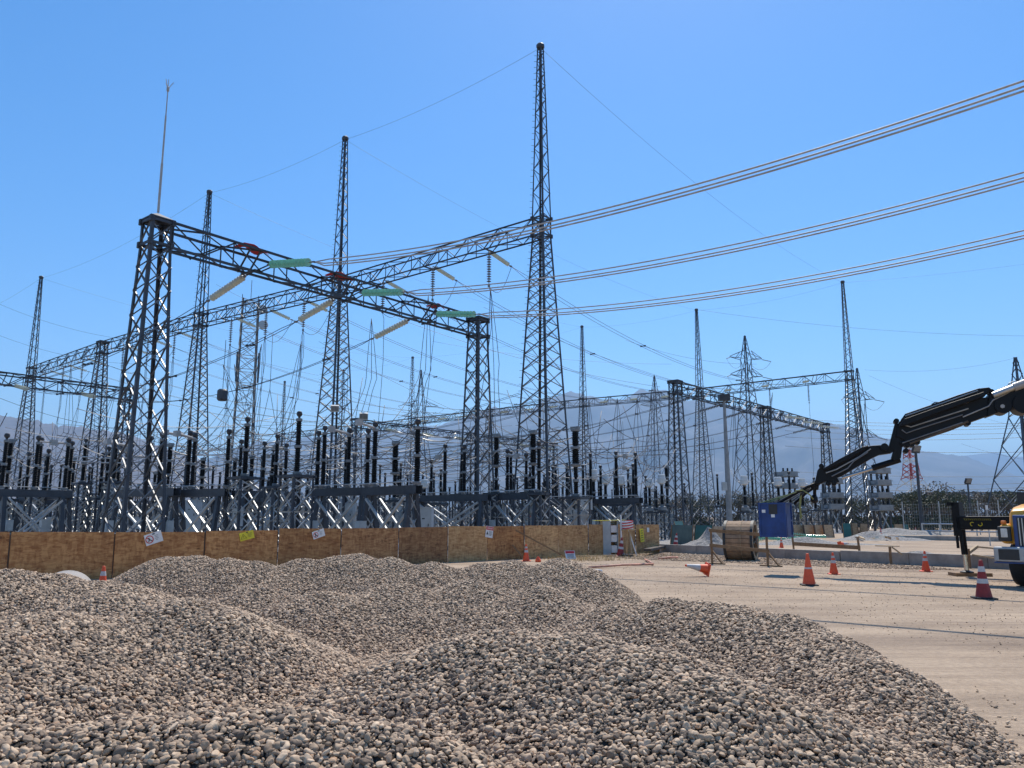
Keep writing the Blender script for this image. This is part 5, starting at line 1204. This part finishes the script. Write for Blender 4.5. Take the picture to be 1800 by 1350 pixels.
# local: x right (0 centre), y depth behind bumper, z up
mb=MB(); prof=[(.98,.0),(1.40,.02),(1.66,.10),(1.76,.30),(1.83,.8),(1.90,1.7),(.98,1.7)]; xs=(-1.00,-.93,-.6,.6,.93,1.00)
vs=[];fs=[]
for xi,x in enumerate(xs):
    k=(.0,.07,.10,.10,.07,.0)[xi]
    for z,y in prof: vs.append((x,y+ (.10 if abs(x)>.95 else 0)*(1 if y<1 else 0), z+(k if z>1.6 else 0)))
n=len(prof)
for i in range(len(xs)-1):
    for j in range(n): fs.append((i*n+j,i*n+(j+1)%n,(i+1)*n+(j+1)%n,(i+1)*n+j))
fs.append(tuple(range(n))); fs.append(tuple(range(len(vs)-1,len(vs)-n-1,-1)))
mb.add(vs,fs); o=mb.build('hood','truck_yellow',trk); bv=o.modifiers.new('b','BEVEL'); bv.width=.04; bv.segments=4; o.modifiers.new('w','WEIGHTED_NORMAL')
o.location=(0,.12,0)
tb('grille_frame',(0,.08,1.27),(1.72,.08,.76),'truck_blue',.03)
tb('grille_backing',(0,.035,1.27),(1.54,.02,.64),'ink',.01)
for k in range(22): tb('grille_bar',(-.72+k*.0686,.015,1.27),(.022,.03,.62),'alu',0)
for s in (-1,1):
    o=tb('fender',(s*1.04,.62,1.22),(.30,1.15,.46),'truck_yellow',.13,5)
    tb('headlight_housing',(s*1.04,.03,1.22),(.27,.10,.34),'ink',.03); o=tb('headlight',(s*1.03,-.03,1.24),(.14,.03,.20),'lens',.03)
    tb('turn_signal',(s*1.07,.12,1.48),(.10,.08,.08),'lamp_orange',.02)
tb('bumper',(0,-.06,.76),(2.5,.22,.34),'steel_light',.04); tb('bumper_step',(0,-.06,.575),(2.5,.24,.03),'truck_blue',.01); tb('bumper_inset',(-.93,-.175,.76),(.42,.02,.24),'ink',.01); tb('bumper_inset',(-.35,-.175,.76),(.5,.02,.24),'chrome',.01)
tb('cab',(.1,2.6,1.75),(1.9,1.5,2.0),'truck_yellow',.12,4); tb('windshield',(.1,1.83,2.28),(1.7,.04,.62),'glass_dark',.02)
tb('chassis',(0,3.6,.85),(.9,7.2,.3),'ink',.02); tb('deck',(0,6.2,1.25),(2.45,4.6,.12),'form_dark',.02)
mir=tb('mirror',(-1.06,1.45,2.0),(.18,.08,.40),'ink',.02); tb('mirror_arm',(-1.12,1.75,2.25),(.03,.6,.03),'ink',0)
for s in (-1,1):
    for y in (1.0,6.3,7.5):
        w_=thing('wheel',None,None,(s*1.04,y,.52)); w_.parent=trk; rotw=Matrix.Rotation(math.pi/2,3,'Y')
        mb=MB(); mb.lathe([(.28,-.15),(.44,-.155),(.505,-.13),(.52,-.06),(.52,.06),(.505,.13),(.44,.155),(.28,.15)],n=36,rot=rotw); mb.build('tyre','rubber',w_)
        mb=MB(); mb.lathe([(.05,-.12),(.12,-.10),(.24,-.04),(.29,-.12),(.29,.12),(.24,.04),(.1,.10),(.05,.12)],n=24,rot=rotw); mb.build('rim','alu',w_)
# outrigger: part of the truck
Do=22.3; t0=Matrix.Rotation(-TY,3,'Z')
def tl(px,py,D): return t0@(aty(px,py,D)-trk.location)
a=tl(1684,919,Do); b_=a+Vector((2.9,0,0)); a.z=b_.z; mb=MB(); mb.bar(a,b_,.30,.36); o=mb.build('outrigger_beam','crane_black',trk); bv=o.modifiers.new('b','BEVEL'); bv.width=.02; bv.segments=2
mb=MB(); mb.box(Vector((a.x+.02,a.y,a.z+.10)),(.20,.30,.92)); mb.box(Vector((a.x-.1,a.y,a.z+.52)),(.2,.3,.10)); mb.build('outrigger_head','crane_black',trk)
mb=MB(); mb.tube([(a.x+.10,a.y-.05,a.z-.2),(a.x+.12,a.y-.05,.58)],.085,12); mb.tube([(a.x-.02,a.y-.12,a.z+.1),(a.x-.01,a.y-.12,.75)],.04,8); mb.build('outrigger_leg','crane_black',trk)
mb=MB(); mb.tube([(a.x+.12,a.y-.05,.60),(a.x+.13,a.y-.05,.12)],.06,12); mb.build('outrigger_piston','chrome',trk)
mb=MB(); mb.lathe([(.17,.09),(.17,.12),(.06,.16)],(a.x+.13,a.y-.05,0),16); mb.build('outrigger_foot','crane_black',trk)
for k in range(14): 
    x=a.x+.22+k*.05; mb=MB(); mb.bar((x,a.y-.153,a.z+.12),(x+.03,a.y-.153,a.z+.07),.004,.016,up=(0,1,0)); mb.build('hazard_stripe','sign_yellow',trk)
for x in (.42,.62):
    mb=MB(); mb.tube([(a.x+x+.05*math.cos(t),a.y-.155,a.z-.03+.05*math.sin(t)) for t in np.linspace(.8+(x>.5)*2.5,4.6+(x>.5)*2.5,8)],.010,5); mb.build('yellow_mark','sign_yellow',trk)
pd=tag(MB().box((0,0,.045),(.95,.5,.09)).build('outrigger_pad','wood_brown'),'flat dark timber pad under the outrigger foot','pad'); q=gx(1696,Do); pd.location=(q.x+.12,q.y-.05,0); pd.rotation_euler.z=-.1
# concrete pipe half hidden by gravel
cp=MB(); vs=[];fs=[]; n=40; L=1.3
for y in (0,L):
    for k in range(n):
        a=2*math.pi*k/n
        for rr in (.50,.40): vs.append((rr*math.cos(a),y,rr*math.sin(a)))
N2=2*n
for k in range(n):
    k2=(k+1)%n; fs+=[(2*k,2*k2,2*k2+N2,2*k+N2),(2*k+1,2*k+1+N2,2*k2+1+N2,2*k2+1),(2*k,2*k+1,2*k2+1,2*k2),(2*k+N2,2*k2+N2,2*k2+1+N2,2*k+1+N2)]
cp.add(vs,fs); o=cp.build('concrete_pipe','concrete_pale',smooth=False); g_=gx(106,14.2); o.location=(g_.x,g_.y,.10); o.rotation_euler.z=-.35+.8; tag(o,'round pale concrete pipe end showing behind the gravel at left','pipe')
# heap of spare green insulator strings and rubble beyond the curb
for i in range(14):
    px=1344+i*8.6; D=50+(i%3)*1.5; o=dup(first['green'],'spare green glass string lying beyond the curb, %s in the row'%od(i,14),gx(px,D)+Vector((0,0,.2+.16*(i%2))),(math.pi/2+R.uniform(-.1,.1),R.uniform(-.1,.1),math.pi/2+R.uniform(-.5,.5)),.55)
    if 'group' in o: del o['group']
def rubble(name,label,c,rx,ry_,h,seed,m,cat_='rubble heap',n=26):
    rg=random.Random(seed); vs=[];fs=[]
    for j in range(n+1):
        for i in range(n+1):
            x=(i/n*2-1)*1.1; y=(j/n*2-1)*1.1; rr=math.hypot(x,y); z=max(0,1-rr)**1.1*h*(1+.5*math.sin(5*x+seed)*math.cos(4*y))+rg.uniform(-.03,.03)*h*(rr<1.05)
            vs.append((x*rx,y*ry_,z if rr<1.05 else -.02))
    for j in range(n):
        for i in range(n): k=j*(n+1)+i; fs.append((k,k+1,k+n+2,k+n+1))
    mb=MB(); mb.add(vs,fs); o=mb.build(name,m,fix=False); o.location=c; return tag(o,label,cat_)
rub=[rubble('rubble_heap','grey gravel heap behind the reel and beside the teal panels',gx(1245,44),1.7,1.2,.75,1,'yard_gravel'),
 rubble('rubble_heap','long low gravel heap below the green strings',gx(1420,47),5.0,1.3,.32,2,'yard_gravel'),
 rubble('rubble_heap','far rubble heap with pale scraps left of the trees',gx(1545,56),3.6,1.6,.55,3,'yard_gravel'),
 rubble('rubble_heap','low heap beside the far curb',gx(1600,74),5,2,.7,4,'yard_gravel'),
 rubble('rubble_heap','small gravel heap on the slab beyond the curb',gx(1600,34),1.7,.7,.18,6,'yard_gravel')]
rs=random.Random(5)
for i in range(16):
    px=rs.uniform(1505,1590); D=rs.uniform(52,57); mb=MB(); mb.box((0,0,0),(rs.uniform(.2,.7),rs.uniform(.15,.4),rs.uniform(.03,.12)),Euler((rs.uniform(-.4,.4),rs.uniform(-.4,.4),rs.uniform(0,3))).to_matrix()); o=mb.build('scrap_piece',rs.choice(['paint_white','glass_pale','wood_pale','concrete_pale'])); o.location=gx(px,D)+Vector((0,0,.25)); tag(o,'pale scrap lying on the far rubble heap','scrap','pale scraps on the far rubble')
# dry weeds at the fence foot
wd_=MB(); rg=random.Random(8)
for k in range(1500):
    px=rg.choice([rg.uniform(915,1000),rg.uniform(1000,1110),rg.uniform(940,985)]); t=on_fence(px); q=fa+fd*t-nrm*rg.uniform(.3,3.2); h=rg.uniform(.05,.22); a=rg.uniform(0,6); dx=Vector((math.cos(a),math.sin(a),0))*h*rg.uniform(.3,1.2)
    p0=q; p1=q+dx+Vector((0,0,h)); w_=Vector((-dx.y,dx.x,0)).normalized()*.006; wd_.add([p0-w_,p0+w_,p1],[(0,1,2)])
mat('dry_grass',(.42,.30,.13),.9,0,.2,6); o=wd_.build('dry_grass','dry_grass',fix=False); tag(o,kind='stuff')
# ---------------------------------------------------------------- gravel heaps
def cw(px,py,D): p=aty(px,py,D); return p.x,p.y,p.z
bumps=[ # crest px, py, depth, stretch x, stretch y, slope
 (290,979,13.5,1.1,1.2,0.70),(345,976,13.6,1.1,1.2,0.70),(400,980,13.4,1.,1.1,0.70),(450,986,13.6,1,1.1,0.70),(530,983,14,1.1,1.2,0.70),(590,979,14.1,1,1.1,0.70),(630,973,14.2,1,1.2,0.70),(690,982,14,1,1.2,0.65),(760,989,13.8,1.1,1.2,0.65),(850,989,14,1.2,1.2,0.65),(900,985,14.1,1,1.2,0.65),(985,981,13.6,1.1,1.3,0.65),(1040,998,13.2,.9,1.4,0.60),
 (15,1001,9.5,1.2,1.2,0.60),(-120,1008,9.5,1.5,1.4,0.60),(100,1013,9.8,1.1,1.2,0.60),(165,1022,9.6,1.1,1.2,0.55),(220,1028,9.2,1.0,1.2,0.55),
 (215,1043,7.6,1.3,1.3,0.62),(330,1052,7.3,1.2,1.2,0.62),(410,1078,7.0,1.0,1.1,0.62),(80,1075,6.6,1.3,1.1,0.55),(-80,1085,6.2,1.6,1.4,0.55),
 (700,1028,10.8,1.3,1.3,0.58),(830,1020,11.0,1.2,1.2,0.60),(570,1040,10.2,1.2,1.1,0.58),(960,1030,10.6,1.2,1.2,0.60),(450,1030,10.6,1.1,1.1,0.58),
 (880,1105,5.7,1.5,1.0,0.65),(1010,1112,5.5,1.4,1.0,0.62),(1130,1142,5.1,1.3,1.0,0.60),(1260,1192,4.6,1.2,.9,0.58),
 (1175,1052,8.9,1.1,1.1,0.65),(1265,1047,8.6,1.1,1.2,0.65),(1330,1049,8.3,1.1,1.1,.6),(1400,1056,8.0,1.1,1.2,0.62),(1470,1090,7.3,1.1,1.2,0.60),(1550,1140,6.6,1.1,1.2,0.58),(1090,1062,9.3,1.1,1.1,0.65),
 (190,1268,3.7,1.0,.8,0.60),(360,1246,3.8,1.1,.8,0.60),(520,1254,3.8,1.0,.8,0.60),(680,1275,3.7,1.0,.8,0.60),(-50,1290,3.6,1.2,1.0,0.50)]
BW=[(*cw(a,b_,D),rx,ry_,sl) for a,b_,D,rx,ry_,sl in bumps]
def height(x,y):
    acc=np.zeros_like(x); k=20.
    for bx_,by,bz,rx,ry_,sl in BW:
        d=np.sqrt(((x-bx_)/rx)**2+((y-by)/ry_)**2+.06)-.245
        acc=acc+np.exp(k*np.clip(bz-sl*d,-1,2))
    return np.log(acc+1e-9)/k-.02
fn=smooth_noise(21)
def full(x,y):
    h=height(x,y)
    # plateau of spread gravel under the heaps, bounded on the right by a line
    edge=np.interp(y,[2.0,4.5,5.3,6.5,7.6,9.2,10.5,12.5,14.8,16],[3.0,3.2,3.45,3.4,3.25,2.75,1.35,2.0,2.2,-9])
    cover=np.clip((edge-x)/1.1,0,1); plat=.10*cover**.8+np.clip(.28-.05*np.abs(y-4),0,.3)*cover*0
    h=np.maximum(h,plat-.02)+0.0
    h=h-np.clip(x-(edge-1.0),0,9)*np.interp(y,[0,4,6,9,11,16],[.15,.18,.14,.3,.1,.05])-np.clip(x-edge,0,9)*.9
    return h+.022*fn(x,y,2.2)
nx,ny=230,260; xs=np.linspace(-13,4.2,nx); ys=np.linspace(1.6,16.6,ny); XX,YY=np.meshgrid(xs,ys); HH=full(XX,YY)
vs=np.stack([XX,YY,HH],-1).reshape(-1,3); fs=[]
keep=(HH>-.03)&~((YY>15.9+.0)&(XX>-20))&(YY>np.interp(XX,[-13,-9,4],[1.6,1.6,1.6]))
far_edge=np.interp(XX,[-13,-8.5,-6.5,4],[11.2,12.0,15.9,16.3]); keep&=YY<far_edge
for j in range(ny-1):
    for i in range(nx-1):
        if keep[j,i] and keep[j,i+1] and keep[j+1,i] and keep[j+1,i+1]: k=j*nx+i; fs.append((k,k+1,k+nx+1,k+nx))
me=bpy.data.meshes.new('gravel_heaps'); me.from_pydata(vs.tolist(),[],fs); me.materials.append(M['pile_core_shade'])
import bmesh
b=bmesh.new(); b.from_mesh(me); bmesh.ops.delete(b,geom=[v for v in b.verts if not v.link_faces],context='VERTS'); b.to_mesh(me); b.free()
heap=bpy.data.objects.new('gravel_heaps',me); COL.objects.link(heap); tag(heap,kind='stuff')
def scatter(ob,density,smin,smax,matname,seed,lift=.3,keep_base=True,subdiv=3,tilt=.55):
    g=bpy.data.node_groups.new('pebbles','GeometryNodeTree'); g.interface.new_socket('Geometry',in_out='INPUT',socket_type='NodeSocketGeometry'); g.interface.new_socket('Geometry',in_out='OUTPUT',socket_type='NodeSocketGeometry')
    N=g.nodes; Lk=g.links; gi=N.new('NodeGroupInput'); go=N.new('NodeGroupOutput')
    gti=N.new('GeometryNodeGeometryToInstance')
    for v in range(7):
        ico=N.new('GeometryNodeMeshIcoSphere'); ico.inputs['Radius'].default_value=1; ico.inputs['Subdivisions'].default_value=subdiv
        tr=N.new('GeometryNodeTransform'); rr=random.Random(seed+v); tr.inputs['Scale'].default_value=(1,rr.uniform(.62,.88),rr.uniform(.34,.54)); 
        sp=N.new('GeometryNodeSetPosition'); nz=N.new('ShaderNodeTexNoise'); nz.noise_dimensions='4D'; nz.inputs['W'].default_value=v*3.7+seed; nz.inputs['Scale'].default_value=.75; nz.inputs['Detail'].default_value=1.5
        sub=N.new('ShaderNodeVectorMath'); sub.operation='SUBTRACT'; sub.inputs[1].default_value=(.5,.5,.5); mu=N.new('ShaderNodeVectorMath'); mu.operation='SCALE'; mu.inputs['Scale'].default_value=1.0
        Lk.new(nz.outputs['Color'],sub.inputs[0]); Lk.new(sub.outputs[0],mu.inputs[0]); Lk.new(mu.outputs[0],sp.inputs['Offset'])
        Lk.new(ico.outputs['Mesh'],tr.inputs[0]); Lk.new(tr.outputs[0],sp.inputs[0])
        ss=N.new('GeometryNodeSetShadeSmooth'); Lk.new(sp.outputs[0],ss.inputs[0]); sm=N.new('GeometryNodeSetMaterial'); sm.inputs['Material'].default_value=M[matname]; Lk.new(ss.outputs[0],sm.inputs[0]); Lk.new(sm.outputs[0],gti.inputs[0])
    dp=N.new('GeometryNodeDistributePointsOnFaces'); dp.inputs['Density'].default_value=density; dp.inputs['Seed'].default_value=seed; Lk.new(gi.outputs[0],dp.inputs['Mesh'])
    ip=N.new('GeometryNodeInstanceOnPoints'); ip.inputs['Pick Instance'].default_value=True
    def rnd(t,a,b2,s):
        n=N.new('FunctionNodeRandomValue'); n.data_type=t; n.inputs['Seed'].default_value=s
        if t=='FLOAT_VECTOR': n.inputs[0].default_value=a; n.inputs[1].default_value=b2; return n.outputs[0]
        if t=='FLOAT': n.inputs[2].default_value=a; n.inputs[3].default_value=b2; return n.outputs[1]
        n.inputs[4].default_value=a; n.inputs[5].default_value=b2; return n.outputs[2]
    Lk.new(rnd('INT',0,6,seed+1),ip.inputs['Instance Index'])
    er=N.new('FunctionNodeEulerToRotation'); Lk.new(rnd('FLOAT_VECTOR',(-tilt,-tilt,0),(tilt,tilt,6.28),seed+2),er.inputs[0])
    ro=N.new('FunctionNodeRotateRotation'); ro.rotation_space='LOCAL'; Lk.new(dp.outputs['Rotation'],ro.inputs[0]); Lk.new(er.outputs[0],ro.inputs[1]); Lk.new(ro.outputs[0],ip.inputs['Rotation'])
    # size: power-skewed
    pw=N.new('ShaderNodeMath'); pw.operation='POWER'; Lk.new(rnd('FLOAT',0.,1.,seed+3),pw.inputs[0]); pw.inputs[1].default_value=1.9
    ms=N.new('ShaderNodeMath'); ms.operation='MULTIPLY_ADD'; Lk.new(pw.outputs[0],ms.inputs[0]); ms.inputs[1].default_value=smax-smin; ms.inputs[2].default_value=smin; Lk.new(ms.outputs[0],ip.inputs['Scale'])
    sp=N.new('GeometryNodeSetPosition'); of=N.new('ShaderNodeCombineXYZ'); Lk.new(rnd('FLOAT',-smin*lift,smax*lift*1.6,seed+4),of.inputs[2]); Lk.new(dp.outputs['Points'],sp.inputs[0]); Lk.new(of.outputs[0],sp.inputs['Offset'])
    Lk.new(sp.outputs[0],ip.inputs['Points']); Lk.new(gti.outputs[0],ip.inputs['Instance'])
    jn=N.new('GeometryNodeJoinGeometry'); Lk.new(ip.outputs[0],jn.inputs[0])
    if keep_base: Lk.new(gi.outputs[0],jn.inputs[0])
    Lk.new(jn.outputs[0],go.inputs[0]); md=ob.modifiers.new('pebbles','NODES'); md.node_group=g
scatter(heap,3300,.008,.028,'pebble',31,lift=.35,tilt=.7)
def strip(name,polys,z=.006):
    me=bpy.data.meshes.new(name); v=[];f=[]
    for p in polys: f.append(tuple(range(len(v),len(v)+len(p)))); v+=[(q.x,q.y,z) for q in p]
    me.from_pydata(v,[],f); me.materials.append(M['dirt']); o=bpy.data.objects.new(name,me); COL.objects.link(o); tag(o,kind='stuff'); return o
s1=strip('loose_gravel',[[gx(1130,30.5),gx(1250,29.0),gx(1520,25.5),gx(1700,24.4),gx(1640,25.9),gx(1480,28.9),gx(1165,36.5),gx(1060,33)]]); scatter(s1,210,.018,.045,'pebble_ground',51,.2,False,2)
s4=strip('heap_spill',[[Vector((2.3,2.8,0)),Vector((3.9,3.4,0)),Vector((4.3,5.4,0)),Vector((4.2,7.0,0)),Vector((3.9,8.4,0)),Vector((3.3,10.2,0)),Vector((2.2,10,0))]]); scatter(s4,45,.006,.024,'pebble',81,.2,False,2)
s2=strip('scattered_stones',[[gx(1150,15),gx(1900,9),gx(1900,24),gx(1100,33),gx(1000,27)],[Vector((2.4,3,0)),Vector((4.4,3.5,0)),Vector((5,6,0)),Vector((4.2,9,0)),Vector((2.4,9.5,0))]]); scatter(s2,38,.003,.014,'pebble_ground',61,.2,False,2)
s3=strip('heap_fringe',[[Vector((2.6,3.2,0)),Vector((3.6,3.6,0)),Vector((3.75,5.4,0)),Vector((3.4,7.0,0)),Vector((3.3,8.0,0)),Vector((2.8,9.6,0)),Vector((2.2,9.6,0))],[Vector((1.6,11,0)),Vector((2.6,12.3,0)),Vector((3.0,15.2,0)),Vector((1.4,15.6,0))]]); scatter(s3,130,.012,.03,'pebble_ground',71,.2,False,2)
GP={'hair-thin distant lines':'hair-thin distant line','pale scraps on the far rubble':'pale scrap on far rubble','far strings on the distant beams':'pale string on distant beam','far strings on the low gantry':'pale string on far gantry','outer strings on the right-hand gantry':'pale outer gantry string','distant overhead lines':'thin distant overhead line','thin droppers before the mountain':'pair of thin droppers'}
GL=[]
for o in S.objects:
    if o.parent is None and o.get('group') in GP: q=o.location; GL.append((o,900+F*q.x/(q.y*cP+(q.z-EYE)*sP),GP[o['group']]))
relabel(GL)
# ---------------------------------------------------------------- haze
hz_=MB(); hz_.box((0,10500,800),(44000,24000,1602)); hobj=hz_.build('haze','dirt'); hm=bpy.data.materials.new('haze'); hm.use_nodes=True; hn=hm.node_tree.nodes; hn.clear()
ou=hn.new('ShaderNodeOutputMaterial'); pv=hn.new('ShaderNodeVolumePrincipled'); pv.inputs['Color'].default_value=(.42,.67,1,1); pv.inputs['Density'].default_value=.000088; pv.inputs['Anisotropy'].default_value=.2
hm.node_tree.links.new(pv.outputs[0],ou.inputs['Volume']); hobj.data.materials.clear(); hobj.data.materials.append(hm); tag(hobj,kind='stuff')
